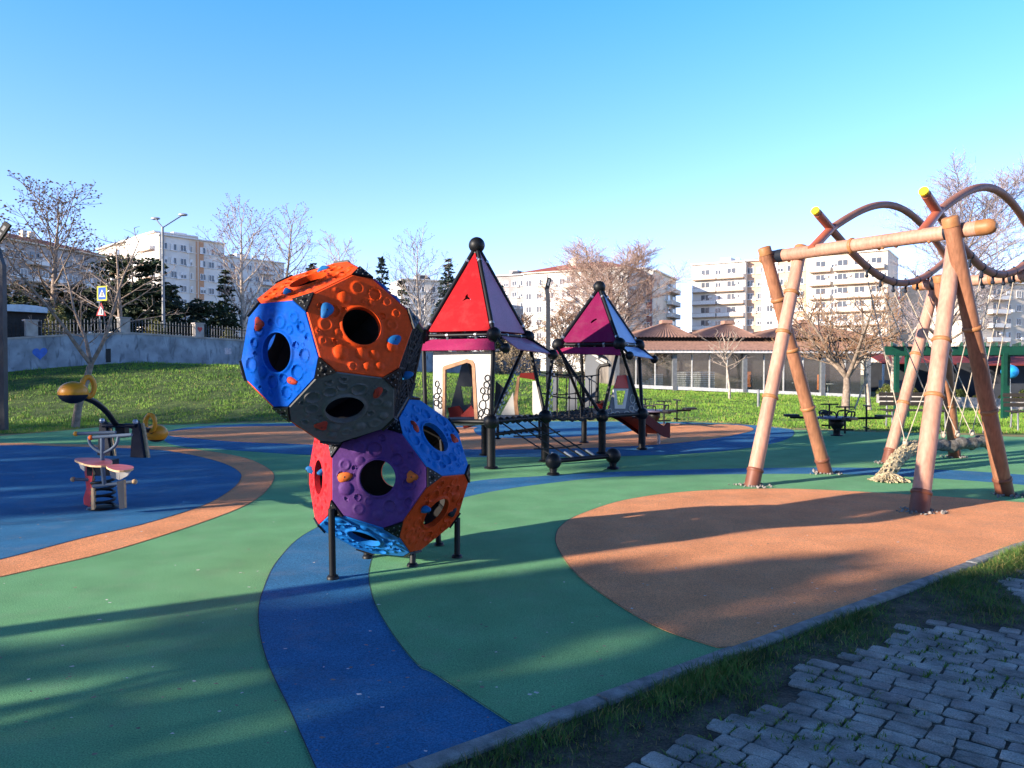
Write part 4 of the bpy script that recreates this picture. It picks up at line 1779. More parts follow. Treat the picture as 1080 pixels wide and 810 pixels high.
b = MB()
coil = []
for i in range(120):
    a = i / 120 * 2 * math.pi * 4.2
    coil.append((rx + .02 + .11 * math.cos(a), ry + .11 * math.sin(a), .03 + .30 * i / 120))
b.tube(coil, .014, 7)
part(b, 'spring', 'black_metal', rider)
b = MB()
b.lathe([(.001, .03), (.15, .028), (.16, .013)], (rx + .02, ry, .0), 20)
part(b, 'base_plate', 'black_metal', rider)


def flat(lst, dy, th, ms, name, parent=rider, dirn=(-.2, -.98, 0)):
    n = Vector(dirn).normalized()
    p0 = Vector((rx, ry + dy, .3))
    b = MB()
    b.plate(PP(p0, n, lst), [], th, n, 0, 1)
    return part(b, name, ms, parent)


# red figure cut side plate on the left, dark plate on the right, thickness shows as ply edge
flat([(88, 490), (97, 489), (98, 500), (96, 512), (99, 516), (99, 537), (88.5, 538), (88, 525), (91, 515), (90, 505)], -.12, .022, ['rider_red', 'ply_edge'], 'side_plate', dirn=(-.75, -.66, 0))
flat([(96, 515), (98.5, 512), (99, 537.5), (96, 538)], -.16, .02, ['ply_edge', 'ply_edge'], 'side_plate')
flat([(123, 508), (130.5, 506), (131.5, 536), (126, 537)], -.02, .022, ['navy', 'ply_edge'], 'side_plate', dirn=(-.6, -.8, 0))
# seats
for lst, dy, w_ in (([(79, 485), (86, 482.5), (115, 484), (116, 490), (95, 490.5)], 0, 0), ([(112, 491.5), (124, 489.5), (140, 491.5), (138, 495), (122, 496)], -.05, 0)):
    b = MB()
    z0 = .54
    pts = [G(x, y, z0) for x, y in lst]
    c = sum(pts, Vector()) / len(pts)
    pts = smoothline([c + (p - c) * 1.0 for p in pts], 4, True)
    b.plate(pts, th=.018, n=Vector((0, 0, 1)), mat=0, emat=1)
    part(b, 'seat', ['rider_pink', 'ply_edge'], rider)
b = MB()
for lst, dy in (([(115, 495), (126, 497), (126, 506), (117, 504)], -.10), ([(126, 497), (139, 494.5), (134, 502), (126.5, 506)], -.10), ([(83, 489), (89, 491), (89, 497), (85, 494)], -.1)):
    n = Vector((-.1, -1, 0)).normalized()
    b.plate(PP(Vector((rx, ry + dy, .4)), n, lst), [], .02, n)
part(b, 'seat_box', 'panel_white', rider)
b = MB()
b.box((rx - .01, ry + .06, .44), (.24, .2, .16))
part(b, 'body_block', 'navy', rider)
gt = []
b = MB()
b.tube([rpt(110, 511, -.16), rpt(108, 490, -.16), rpt(108, 462, -.16)], .022, 10)
part(b, 'handle_post', 'grey_tube', rider)
for (a, c, dy) in (((80, 457.5), (122, 456), .05), ((96, 461.5), (139, 458.5), -.16)):
    b = MB()
    b.tube([rpt(*a, dy), rpt(*c, dy)], .018, 10)
    hb = part(b, 'handlebar', 'grey_tube', rider)
    for e in (a,):
        b = MB()
        b.sphere(rpt(*e, dy), .027, nu=12, nv=8)
        b.build('end_cap', 'seat_yellow' if dy > 0 else 'hold_orange', hb)
b = MB()
b.tube(smoothline([rpt(93.5, 460, -.12), rpt(95, 468, -.13), rpt(101, 474, -.15), rpt(107, 477, -.16)], 4), .017, 8)
part(b, 'brace', 'grey_tube', rider)
b = MB()
b.tube(smoothline([rpt(125, 460, -.16), rpt(123, 468, -.16), rpt(117, 474, -.16), rpt(109, 478, -.16)], 4), .017, 8)
part(b, 'brace', 'grey_tube', rider)
for (a, c, dy) in (((77, 505.5), (100, 506), .1), ((98, 513), (142, 508), -.16)):
    b = MB()
    b.tube([rpt(*a, dy), rpt(*c, dy)], .018, 10)
    fb = part(b, 'foot_bar', 'grey_tube', rider)
    e = a if dy > 0 else c
    b = MB()
    b.sphere(rpt(*e, dy), .028, nu=12, nv=8)
    b.build('end_cap', 'ply_edge', fb)

# seesaw
pv = Vector((-6.58, 13.05, 0))
see = empty('seesaw', pv, 'yellow and black seesaw with ball seats and looped handles on a curved black arm', 'seesaw')
for (px, py, s_) in ((109, 481, 1), (144, 483, 1)):
    g = G(px, py)
    ff = Vector((.12, -.99, 0)).normalized()
    sd_ = Vector((ff.y, -ff.x, 0))
    b = MB()
    top = .62
    for ms, off in ((0, 0), (1, .0)):
        pass
    pr = [(-.14, 0), (.16, 0), (.05, .55), (.02, top), (-.06, top), (-.09, .5)]
    # broad face turned sideways
    n = Vector((-.35, -.93, 0)).normalized()
    ax = Vector((-n.y, n.x, 0))
    b.plate([g + ax * x + Vector((0, 0, z)) for x, z in pr], [], .05, n)
    o = part(b, 'support', 'navy', see)
    b = MB()
    b.plate([g - n * .055 + ax * (x * .9 + .07) + Vector((0, 0, z * .93)) for x, z in pr], [], .03, n)
    b.build('support_lining', 'ply_edge', o)
    b = MB()
    b.lathe([(.001, top + .03), (.03, top + .02), (.045, top - .02), (.03, top - .05)], (g.x, g.y - .03, 0), 12)
    b.build('support_cap', 'bolt', o)
b = MB()
b.tube([G(109, 481) + Vector((0, 0, .52)), G(144, 483) + Vector((0, 0, .54))], .035, 12)
part(b, 'axle', 'navy', see)
sa, sc_ = D(77, 414, 11.6), D(167, 455, 14.3)
arm = smoothline([D(88, 419, 11.7), D(100, 424, 12.0), D(113, 435, 12.5), D(124, 449, 13.0), D(136, 449, 13.3), D(150, 452, 13.8), D(160, 455, 14.1)], 5)
b = MB()
b.tube(arm, .045, 12)
part(b, 'arm', 'black_metal', see)
b = MB()
b.box(D(129, 455, 13.05), (.16, .16, .2))
part(b, 'pivot_block', 'black_metal', see)
for (p, hd, r) in ((sa, D(93, 408, 11.75), .195), (D(165, 457, 14.3) + Vector((0, 0, 0)), D(158.5, 446, 14.0), .19)):
    b = MB()
    b.sphere(p, r, (1.08, 1.0, .86), 24, 16)
    # upper shell yellow, lower half dark
    mi = []
    for f in b.f:
        zc = sum(b.v[i][2] for i in f) / len(f)
        mi.append(1 if zc < p.z - (.03 if p is sa else .11) else 0)
    b.m = mi
    st = part(b, 'ball_seat', ['seat_yellow', 'navy'], see)
    lp = MB()
    q = (hd - p)
    ux = Vector((.7, .7, 0)) if p is sa else Vector((1, 0, 0))
    cc = hd
    lp.tube([cc + ux * (.085 * math.cos(a)) + Vector((0, 0, .15 * math.sin(a))) for a in np.linspace(0, 6.283, 25)[:-1]], .04, 10, closed=True)
    lp.tube([cc - Vector((0, 0, .14)), p.lerp(cc, .4)], .05, 10)
    lp.build('loop_handle', 'seat_yellow', st)


# ------------------------------------------------------------------ hand carousels, benches, lamps
def make_carousel(loc, label):
    t = empty('carousel', (0, 0, 0), label, 'carousel', 'low round carousels with radial arms')
    b = MB()
    b.lathe([(.001, .02), (.13, .02), (.135, 0.0)], (0, 0, 0), 18)
    b.lathe([(.075, .015), (.07, .12), (.12, .19), (.15, .24), (.15, .36), (.001, .36)], (0, 0, 0), 18)
    part(b, 'pedestal', 'black_metal', t)
    b = MB()
    b.lathe([(.001, .415), (.40, .415), (.42, .40), (.42, .375), (.001, .36)], (0, 0, 0), 28)
    part(b, 'disc', 'table_top', t)
    for k in range(4):
        a = k * math.pi / 2
        d = Vector((math.cos(a), math.sin(a), 0))
        s_ = Vector((-d.y, d.x, 0))
        b = MB()
        b.tube([d * .38 + Vector((0, 0, .385)), d * 1.0 + Vector((0, 0, .40))], .028, 8)
        arm = part(b, 'arm', 'black_metal', t)
        b = MB()
        b.bar(d * .82 + Vector((0, 0, .44)), d * 1.12 + Vector((0, 0, .44)), .24, .05)
        b.build('seat_pad', 'black_rubber', arm)
        b = MB()
        e = d * .62
        b.tube([e + Vector((0, 0, .10)), e + Vector((0, 0, .66))], .021, 8)
        pp_ = b.build('handle_post', 'black_metal', arm)
        b = MB()
        b.bar(e - s_ * .19 + Vector((0, 0, .665)), e + s_ * .19 + Vector((0, 0, .665)), .05, .03)
        b.build('hand_grip', 'black_rubber', arm)
        b = MB()
        b.tube([e - s_ * .17 + Vector((0, 0, .18)), e + s_ * .17 + Vector((0, 0, .18))], .019, 8)
        b.build('foot_bar', 'black_metal', arm)
        a2 = a + .785
        d2 = Vector((math.cos(a2), math.sin(a2), 0))
        s2 = Vector((-d2.y, d2.x, 0))
        b = MB()
        b.tube(smoothline([d2 * .30 - s2 * .16 + Vector((0, 0, .41)), d2 * .33 - s2 * .14 + Vector((0, 0, .53)), d2 * .33 + s2 * .14 + Vector((0, 0, .53)), d2 * .30 + s2 * .16 + Vector((0, 0, .41))], 4), .017, 8)
        part(b, 'loop_handle', 'black_metal', t)
    return t


car = make_carousel(None, 'low black carousel with radial arms and upright handles, seen between the swing legs')
car.location = (*G(882.5, 459.5)[:2], .002)
car.rotation_euler.z = R(-8)
c2 = copy_tree(car)
c2['label'] = 'low black carousel with radial arms and upright handles, just behind the slide'
c2.location = (*G(690, 450)[:2], .012)
c2.rotation_euler.z = R(12)


def make_bench(label):
    t = empty('bench', (0, 0, 0), label, 'bench', 'slatted park benches along the court edge')
    for i in range(3):
        b = MB()
        b.bar((-.8, -.13 - .13 * i + .02, .45), (.8, -.13 - .13 * i + .02, .45), .10, .035)
        part(b, 'seat_slat', 'bench_wood', t)
    for i in range(3):
        b = MB()
        b.bar((-.8, .0 + .03 * i, .60 + .12 * i), (.8, .0 + .03 * i, .60 + .12 * i), .09, .03, up=(0, 1, .25))
        part(b, 'back_slat', 'bench_wood', t)
    for x in (-.62, .62):
        b = MB()
        b.tube([(x, -.40, 0), (x, -.38, .42), (x, -.02, .42)], .022, 8)
        b.tube([(x, .06, 0), (x, .0, .42), (x, .09, .90)], .022, 8)
        part(b, 'leg_frame', 'lamp_grey', t)
    return t


bn = make_bench('slatted park bench seen through the crossed legs of the swing')
g = G(967, 451)
bn.location = (g.x, g.y + .2, -.01)
bn.rotation_euler.z = R(-8)
b2 = copy_tree(bn)
b2['label'] = 'slatted park bench cut off by the right edge of the photo'
g = G(1100, 453)
b2.location = (g.x, g.y + .1, -.01)
b2.rotation_euler.z = R(-14)


def led_lamp(loc, h, label, lean):
    """square post with a kink and a slanted flat LED head"""
    t = empty('lamp_post', loc, label, 'lamp post', 'kinked park lamp posts')
    x, y, z = loc
    b = MB()
    dx = Vector((lean, 0, 0))
    p0, p1, p2 = Vector((x, y, z - .05)), Vector((x, y, z + h * .80)), Vector((x, y, z + h * .90)) - dx
    b.bar(p0, p1, .16, .16, up=(0, 1, 0))
    b.bar(p1 - Vector((0, 0, .03)), p2, .15, .15, up=(0, 1, 0))
    part(b, 'post', ['lamp_dark'], t)
    b = MB()
    p3 = Vector((x, y, z + h)) + dx * 1.2
    b.bar(p2 - (p3 - p2) * .1, p3, .17, .08, up=(0, 1, 0))
    hd = part(b, 'lamp_head', 'black_metal', t)
    for f in (.45, .75):
        b = MB()
        q = p2.lerp(p3, f)
        d = (p3 - p2).normalized()
        b.bar(q - d * .06, q + d * .06, .07, .086, up=(0, 1, 0))
        b.build('led_panel', 'lamp_grey', hd)
    return t


g = G(3.5, 453)
led_lamp((g.x, g.y, 0), 5.0, 'kinked grey lamp post at the left edge of the photo beside the lawn', .16)
lp_ = on_land(578, 30)
led_lamp(tuple(lp_), 5.0 - lp_.z, 'kinked grey lamp post rising between the two tent roofs', .05)

# double armed street lamp behind the wall
g = on_land(173, 37)
sl_ = empty('street_lamp', g, 'tall grey street lamp with two arms behind the boundary wall', 'street lamp')
b = MB()
zt = D(175, 239, g.y).z
b.tube([(g.x, g.y, g.z), (g.x, g.y, zt)], [.09, .055], 10)
part(b, 'pole', 'lamp_grey', sl_)
for (px, py, yy_) in ((193, 226.5, 37.4), (164, 230.5, 38.2)):
    e = D(px, py, yy_)
    b = MB()
    b.tube([(g.x, g.y, zt - .05), (e.x, e.y, e.z)], .03, 8)
    a_ = part(b, 'arm', 'lamp_grey', sl_)
    b = MB()
    b.sphere(e, .14, (1.7, .9, .5), 14, 10)
    b.build('lamp_head', 'bolt', a_)

# ------------------------------------------------------------------ boundary wall with fence
WH = 1.22
wall = empty('boundary_wall', wall_pt(0), 'long low stained blue grey wall with painted hearts along the lawn', 'wall')
b = MB()
prev = None
for i in range(0, 31):
    s = -12 + i * 1.5
    p = wall_pt(s)
    row = [p + WN * .14 + Vector((0, 0, -.3)), p + WN * .14 + Vector((0, 0, WH)), p - WN * .14 + Vector((0, 0, WH)), p - WN * .14 + Vector((0, 0, -.3))]
    if prev:
        b.add(prev + row, [(0, 4, 5, 1), (2, 6, 7, 3)], 0)
    prev = row
part(b, 'wall_body', 'wall_paint', wall)
b = MB()
prev = None
for i in range(0, 31):
    s = -12 + i * 1.5
    p = wall_pt(s)
    row = [p + WN * q + Vector((0, 0, z)) for q, z in ((.18, WH), (.18, WH + .07), (-.18, WH + .07), (-.18, WH))]
    if prev:
        b.add(prev + row, [(0, 4, 5, 1), (1, 5, 6, 2), (2, 6, 7, 3), (3, 7, 4, 0)], 0)
    prev = row
part(b, 'coping', 'concrete', wall)


def wall_px(px):
    """distance along the wall at a pixel column"""
    q = (px - 540) / FPX
    return (q * WA.y - WA.x) / (WD.x - q * WD.y)


def on_wall(s, h, off=.145):
    return wall_pt(s) + WN * off + Vector((0, 0, h))


def heart(s0_, h0, r, m_, name):
    b = MB()
    pts = []
    for i in range(28):
        a = 2 * math.pi * i / 28
        x = 16 * math.sin(a) ** 3 / 16
        y = (13 * math.cos(a) - 5 * math.cos(2 * a) - 2 * math.cos(3 * a) - math.cos(4 * a)) / 16
        pts.append(on_wall(s0_ + x * r, h0 + y * r, .146))
    b.plate(pts, [], .003, WN)
    part(b, name, m_, wall)


heart(wall_px(41), .60, .27, 'sign_blue', 'painted_heart')
b = MB()
s = wall_px(113)
b.plate([on_wall(s - .1, .05), on_wall(s + .1, .05), on_wall(s + .1, .62), on_wall(s - .1, .62)], [], .003, WN)
part(b, 'dark_hatch', 'dark_gap', wall)
b = MB()
s = wall_px(239)
b.plate([on_wall(s - .17, .55), on_wall(s + .17, .55), on_wall(s + .17, .85), on_wall(s - .17, .85)], [], .003, WN)
part(b, 'painted_patch', 'car_blue', wall)
# pillars and fence bays standing on the wall
pill = [wall_px(p) for p in (-30, 33, 131, 209.5)]
step = pill[3] - pill[2]
pill += [pill[3] + step * k for k in range(1, 6)]
pil_lab = ['square grey pillar on the wall, out beyond the left lamp post', 'square stone pillar on the wall beside the pale roofed kiosk', 'pale square pillar on the wall just right of the crossing sign',
           'square pillar with a dark painted heart on the wall, right of the rounded bush']
for i, s in enumerate(pill):
    p = wall_pt(s) + Vector((0, 0, WH + .07))
    t = empty('wall_pillar', p, pil_lab[i] if i < 4 else 'square grey pillar on the far stretch of the wall behind the climbers', 'pillar', 'square pillars along the top of the wall')
    ang = math.atan2(WD.y, WD.x)
    b = MB()
    b.box(p + Vector((0, 0, .29)), (.42, .30, .58), ang)
    part(b, 'shaft', 'concrete', t)
    b = MB()
    b.box(p + Vector((0, 0, .61)), (.50, .36, .06), ang)
    part(b, 'cap', 'stucco_grey', t)
    if i == 3:
        b = MB()
        pts = []
        for k in range(20):
            a = 2 * math.pi * k / 20
            x = math.sin(a) ** 3
            y = (13 * math.cos(a) - 5 * math.cos(2 * a) - 2 * math.cos(3 * a) - math.cos(4 * a)) / 16
            pts.append(p + WD * (x * .12) + WN * .153 + Vector((0, 0, .34 + y * .14)))
        b.plate(pts, [], .004, WN)
        part(b, 'painted_heart', 'rider_red', t)
bay_lab = ['dark iron railing bay at the far left end of the wall', 'dark iron railing bay between the kiosk pillar and the crossing sign pillar', 'dark iron railing bay beside the parked cars and rounded bush',
           'dark iron railing bay running right from the heart pillar']
for i in range(len(pill) - 1):
    sa_, sb_ = pill[i] + .24, pill[i + 1] - .24
    p0 = wall_pt((sa_ + sb_) / 2) + Vector((0, 0, WH + .07))
    t = empty('railing', p0, bay_lab[i] if i < 4 else 'dark iron railing bay on the far wall behind the climbers', 'railing', 'iron railing bays on the wall')
    b = MB()
    nb = int((sb_ - sa_) / .13)
    for k in range(nb + 1):
        s = sa_ + (sb_ - sa_) * k / nb
        q = wall_pt(s) + Vector((0, 0, WH + .07))
        b.bar(q, q + Vector((0, 0, .60 if k % 2 else .54)), .022, .022, up=(0, 1, 0))
    part(b, 'picket_row', 'panel_grey' if i else 'black_metal', t)
    for h in (.10, .44):
        b = MB()
        b.bar(wall_pt(sa_) + Vector((0, 0, WH + .07 + h)), wall_pt(sb_) + Vector((0, 0, WH + .07 + h)), .03, .03)
        part(b, 'rail', 'black_metal', t)

# road signs
g = on_land(106, 32.6)
sg = empty('road_sign', g, 'pedestrian crossing sign with a yellow border above a red triangular warning sign', 'road sign')
b = MB()
b.tube([g, (g.x, g.y, D(106, 300, g.y).z)], .03, 8)
part(b, 'pole', 'lamp_grey', sg)


def sgp(lst, off):
    return [D(x, y, g.y - off) for x, y in lst]


sgn = Vector((0, -1, 0))
b = MB()
b.plate(sgp([(102.3, 317.5), (112.7, 317), (112.7, 301.3), (102.3, 302)], .05), [], .02, sgn)
bd = part(b, 'crossing_sign', 'sign_yellow', sg)
for nm, lst, off, m_ in (('blue_field', [(103.6, 316), (111.4, 315.6), (111.4, 302.8), (103.6, 303.4)], .055, 'sign_blue'), ('white_triangle', [(104.2, 313.2), (110.8, 313), (107.5, 305.2)], .06, 'sign_white')):
    b = MB()
    b.plate(sgp(lst, off), [], .003, sgn)
    b.build(nm, m_, bd)
b = MB()
pc = D(107.5, 308.2, g.y - .066)
b.sphere(pc, .022, (1, .3, 1), 10, 6)
b.plate(sgp([(107, 311), (108, 311), (108, 308.8), (107, 308.8)], .064), [], .003, sgn)
b.plate(sgp([(107, 310.8), (107.5, 310.8), (106.6, 312.6), (106, 312.6)], .0645), [], .003, sgn)
b.plate(sgp([(107.6, 310.8), (108.1, 310.8), (109, 312.6), (108.4, 312.6)], .0645), [], .003, sgn)
b.build('pedestrian_symbol', 'dark_inside', bd)
b = MB()
b.plate(sgp([(101.3, 333), (111.8, 333), (106.6, 319)], .05), [], .02, sgn)
wt = part(b, 'warning_sign', 'sign_red', sg)
b = MB()
b.plate(sgp([(103, 332), (110.1, 332), (106.6, 322)], .055), [], .003, sgn)
b.build('white_field', 'sign_white', wt)
b = MB()
b.plate(sgp([(106.1, 331), (107.2, 331), (107, 326), (106.3, 326)], .06), [], .003, sgn)
b.build('warning_symbol', 'dark_inside', wt)


# ------------------------------------------------------------------ parked cars, kiosk
def make_car(label, m_):
    t = empty('parked_car', (0, 0, 0), label, 'car', 'cars parked behind the wall')
    prof = [(-2.05, .28), (-2.1, .62), (-2.0, .82), (-1.15, .92), (-.55, 1.36), (.75, 1.42), (1.55, 1.0), (2.0, .9), (2.08, .6), (2.0, .28)]
    b = MB()
    secs = []
    for y, sh in ((-.84, .90), (-.78, 1.0), (.78, 1.0), (.84, .90)):
        row = []
        for x, z in prof:
            yy_ = y * (.82 if z > 1.0 else 1)
            row.append(Vector((x * (.985 if sh < 1 else 1), yy_, .3 + (z - .3) * (1 if sh == 1 else .97))))
        secs.append(row)
    vs = [p for r in secs for p in r]
    k = len(prof)
    fs = []
    for i in range(3):
        for j in range(k):
            j2 = (j + 1) % k
            fs.append((i * k + j, (i + 1) * k + j, (i + 1) * k + j2, i * k + j2))
    fs += [tuple(range(k)), tuple(range(4 * k - 1, 3 * k - 1, -1))]
    b.add(vs, fs, 0, False)
    part(b, 'body', m_, t)
    for y, sg_ in ((-.70, -1), (.70, 1)):
        b = MB()
        n = Vector((0, sg_, .0))
        b.plate([Vector((x, y * 1.02 + sg_ * .012, z)) for x, z in ((-.98, .96), (-.5, 1.30), (.7, 1.35), (1.32, 1.0))], [], .01, n)
        part(b, 'side_window', 'far_glass', t)
    for (pa, pb) in (((-1.10, .965), (-.6, 1.34)), ((1.50, 1.05), (.82, 1.40))):
        b = MB()
        n = Vector((pa[0] - pb[0], 0, 0)).normalized()
        n = Vector((-(pb[1] - pa[1]) * (-1 if pa[0] > 0 else 1), 0, abs(pb[0] - pa[0]))).normalized()
        o_ = n * .012
        b.plate([Vector((pa[0], -.6, pa[1])) + o_, Vector((pa[0], .6, pa[1])) + o_, Vector((pb[0], .55, pb[1])) + o_, Vector((pb[0], -.55, pb[1])) + o_], [], .01, n)
        part(b, 'windscreen', 'far_glass', t)
    for x in (-1.3, 1.3):
        for y in (-.78, .78):
            b = MB()
            b.tube([(x, y - .1, .31), (x, y + .1, .31)], .31, 18)
            wl = part(b, 'wheel', 'tyre', t)
            b = MB()
            b.tube([(x, y - .11, .31), (x, y + .11, .31)], .19, 14)
            b.build('rim', 'bolt', wl)
    return t


ang = math.atan2(WD.y, WD.x)
cr = make_car('white car parked behind the railing, left of the rounded bush', 'car_white')
g = on_land(147, 37)
cr.location = g
cr.rotation_euler.z = ang
c2 = copy_tree(cr)
c2['label'] = 'pale blue grey car parked behind the railing, right of the rounded bush'
for ch in c2.children:
    if ch.name.startswith('body'):
        ch.data = ch.data.copy()
        ch.data.materials[0] = MATS['car_blue']
g = on_land(193, 40)
c2.location = g
c2.rotation_euler.z = ang
g = on_land(18, 32.5)
ki = empty('kiosk', g, 'pale blue roofed kiosk with dark barred windows behind the left pillar', 'kiosk')
b = MB()
b.box(g + Vector((0, .6, 1.0)), (2.2, 2.0, 2.0), ang)
part(b, 'wall', 'dark_gap', ki)
b = MB()
lst = []
for i in range(9):
    a = math.pi * i / 8
    lst.append((1.3 * -math.cos(a), .30 * math.sin(a)))
m_ = Matrix.Rotation(ang, 3, 'Z')
b.plate([g + m_ @ Vector((x, -.9, 1.98 + z)) for x, z in lst], [], 2.6, m_ @ Vector((0, -1, 0)))
part(b, 'roof', 'tarp', ki)
b = MB()
for x in (-.95, -.6, -.2, .2, .6, .95):
    b.bar(g + m_ @ Vector((x, -.44, 1.0)), g + m_ @ Vector((x, -.44, 1.95)), .05, .05, up=(0, 1, 0))
for z in (1.2, 1.55, 1.9):
    b.bar(g + m_ @ Vector((-1.0, -.44, z)), g + m_ @ Vector((1.0, -.44, z)), .05, .05)
part(b, 'window_bars', 'car_blue', ki)

# ------------------------------------------------------------------ trees
def rot_dir(d, ang, az):
    d = d.normalized()
    o = d.orthogonal().normalized()
    o = Matrix.Rotation(az, 3, d) @ o
    return (d * math.cos(ang) + o * math.sin(ang)).normalized()


def bare_tree(name, loc, h, w, label, seed, form='round', r0=.14, base=.28, mt=('bark', 'twig_grey'), dens=1.0, group=None, tips=None, tipn=0, lean=(0, 0), twig_r=.010, levels=3, cat='tree', spread=1.0, split=1):
    """leafless tree: tapered trunk and limbs, then a crown of branching twigs"""
    rg = random.Random(seed)
    loc = Vector(loc)
    t = empty(name, loc, label, cat, group)
    tb, cb_ = MB(), MB()
    tipsl = []

    def wob(p, d, L, n, r1, r2, curl, bump_):
        pts, rr = [Vector(p)], [r1]
        d = Vector(d)
        for i in range(n):
            d = (d + Vector((rg.gauss(0, bump_), rg.gauss(0, bump_), curl + rg.gauss(0, bump_ * .6)))).normalized()
            pts.append(pts[-1] + d * (L / n))
            rr.append(r1 + (r2 - r1) * (i + 1) / n)
        return pts, rr

    def inside(p):
        q = p - loc
        return q.z / h

    trunks = []
    if form == 'multi':
        for k in range(split):
            a = 6.283 * k / split + rg.uniform(-.4, .4)
            d = Vector((math.cos(a) * .45 * spread, math.sin(a) * .45 * spread, 1))
            trunks.append(wob(loc + Vector((0, 0, h * base * .8)), d, h * .72, 10, r0 * .6, r0 * .1, .02, .06))
        stem = wob(loc + Vector((0, 0, -.1)), Vector((lean[0], lean[1], 1)), h * base * .8 + .15, 5, r0 * 1.1, r0 * .8, 0, .03)
        tb.tube(stem[0], stem[1], 9)
        off = stem[0][-1] - (loc + Vector((0, 0, h * base * .8)))
        trunks = [([p + off for p in P], r) for P, r in trunks]
    else:
        trunks.append(wob(loc + Vector((0, 0, -.1)), Vector((lean[0], lean[1], 1)), h * .97, 14, r0, r0 * .08, .03, .03))
    for P, r in trunks:
        tb.tube(P, r, 8)
        n1 = int((26 if form != 'multi' else 12) * dens)
        for k in range(n1):
            f = base + (1 - base) * (k + rg.random()) / n1 if form != 'multi' else .12 + .86 * (k + rg.random()) / n1
            f = min(f, .985)
            i = int(f * (len(P) - 1))
            p = P[i].lerp(P[min(i + 1, len(P) - 1)], f * (len(P) - 1) - i)
            g_ = (f - base) / (1 - base) if form != 'multi' else f
            if form == 'poplar':
                L = w * .5 * (.35 + .65 * math.sin(math.pi * min(1, (1 - g_) * .75 + .12))) * 1.5
                an = R(rg.uniform(28, 45))
            elif form == 'round':
                L = w * .5 * (.25 + .85 * math.sin(math.pi * (.18 + .72 * (1 - g_)))) * 1.15
                an = R(rg.uniform(38, 66) * (1 - .35 * g_))
            elif form == 'multi':
                L = w * .30 * (1.1 - .7 * f)
                an = R(rg.uniform(30, 65))
            else:
                L = w * .5 * (1.05 - g_ * .85)
                an = R(rg.uniform(50, 75))
            L *= rg.uniform(.75, 1.1)
            td = (P[min(i + 1, len(P) - 1)] - P[max(i - 1, 0)]).normalized()
            d = rot_dir(td, an, k * 2.4 + rg.uniform(-.5, .5))
            rl = max(twig_r * 1.6, r[min(i, len(r) - 1)] * .45)
            lp, lr = wob(p, d, L, 6, rl, twig_r, .09 if form != 'spread' else .03, .09)
            tb.tube(lp, lr, 5, cap=False)
            n2 = max(3, int(L * 3.6 * dens))
            for m in range(n2):
                f2 = .18 + .8 * (m + rg.random()) / n2
                j = int(f2 * 6)
                q = lp[j].lerp(lp[min(j + 1, 6)], f2 * 6 - j)
                dd = (lp[min(j + 1, 6)] - lp[max(j - 1, 0)])
                L2 = L * rg.uniform(.25, .5) * (1.1 - f2 * .6)
                d2 = rot_dir(dd, R(rg.uniform(30, 60)), rg.uniform(0, 6.28))
                p2, r2 = wob(q, d2, L2, 3, twig_r * 1.15, twig_r * .7, .12, .13)
                cb_.tube(p2, r2, 3, cap=False)
                n3 = max(2, int(L2 * 6 * dens)) if levels > 2 else 0
                for u_ in range(n3):
                    f3 = .25 + .75 * (u_ + rg.random()) / n3
                    j3 = min(2, int(f3 * 3))
                    q3 = p2[j3].lerp(p2[j3 + 1], min(1, f3 * 3 - j3))
                    d3 = rot_dir(p2[j3 + 1] - p2[j3], R(rg.uniform(25, 60)), rg.uniform(0, 6.28))
                    L3 = rg.uniform(.15, .42) * max(.5, min(1.3, L2 * 1.2))
                    e3 = q3 + d3 * L3 * .55 + Vector((0, 0, .03))
                    e4 = e3 + (d3 + Vector((0, 0, .25))).normalized() * L3 * .45
                    cb_.tube([q3, e3, e4], [twig_r * .75, twig_r * .6, twig_r * .45], 3, cap=False)
                    tipsl.append(e4)
                tipsl.append(p2[-1])
    if tips and tipn:
        for p in rg.sample(tipsl, min(tipn, len(tipsl))):
            s_ = rg.uniform(.7, 1.3) * (.05 if tips == 'seed' else .03)
            o = len(cb_.v)
            cb_.add([p + Vector((s_, 0, 0)), p + Vector((-s_ * .5, s_ * .8, 0)), p + Vector((-s_ * .5, -s_ * .8, 0)), p + Vector((0, 0, s_)), p + Vector((0, 0, -s_))],
                    [(0, 1, 3), (1, 2, 3), (2, 0, 3), (1, 0, 4), (2, 1, 4), (0, 2, 4)], 1)
    # fit the grown tree to the height and spread read from the photograph
    zm = max(p[2] for p in cb_.v) - loc.z
    xs = sorted(p[0] for p in cb_.v)
    wx = xs[int(len(xs) * .985)] - xs[int(len(xs) * .015)]
    kz = h / zm
    kx = min(1.7, max(.6, w / max(.1, wx)))
    for q in (tb, cb_):
        q.v = [(loc.x + (p[0] - loc.x) * kx, loc.y + (p[1] - loc.y) * kx, loc.z + (p[2] - loc.z) * kz) for p in q.v]
    tb.build('trunk', mt[0], t)
    cb_.build('crown', [mt[1], tips or 'seed'], t)
    return t


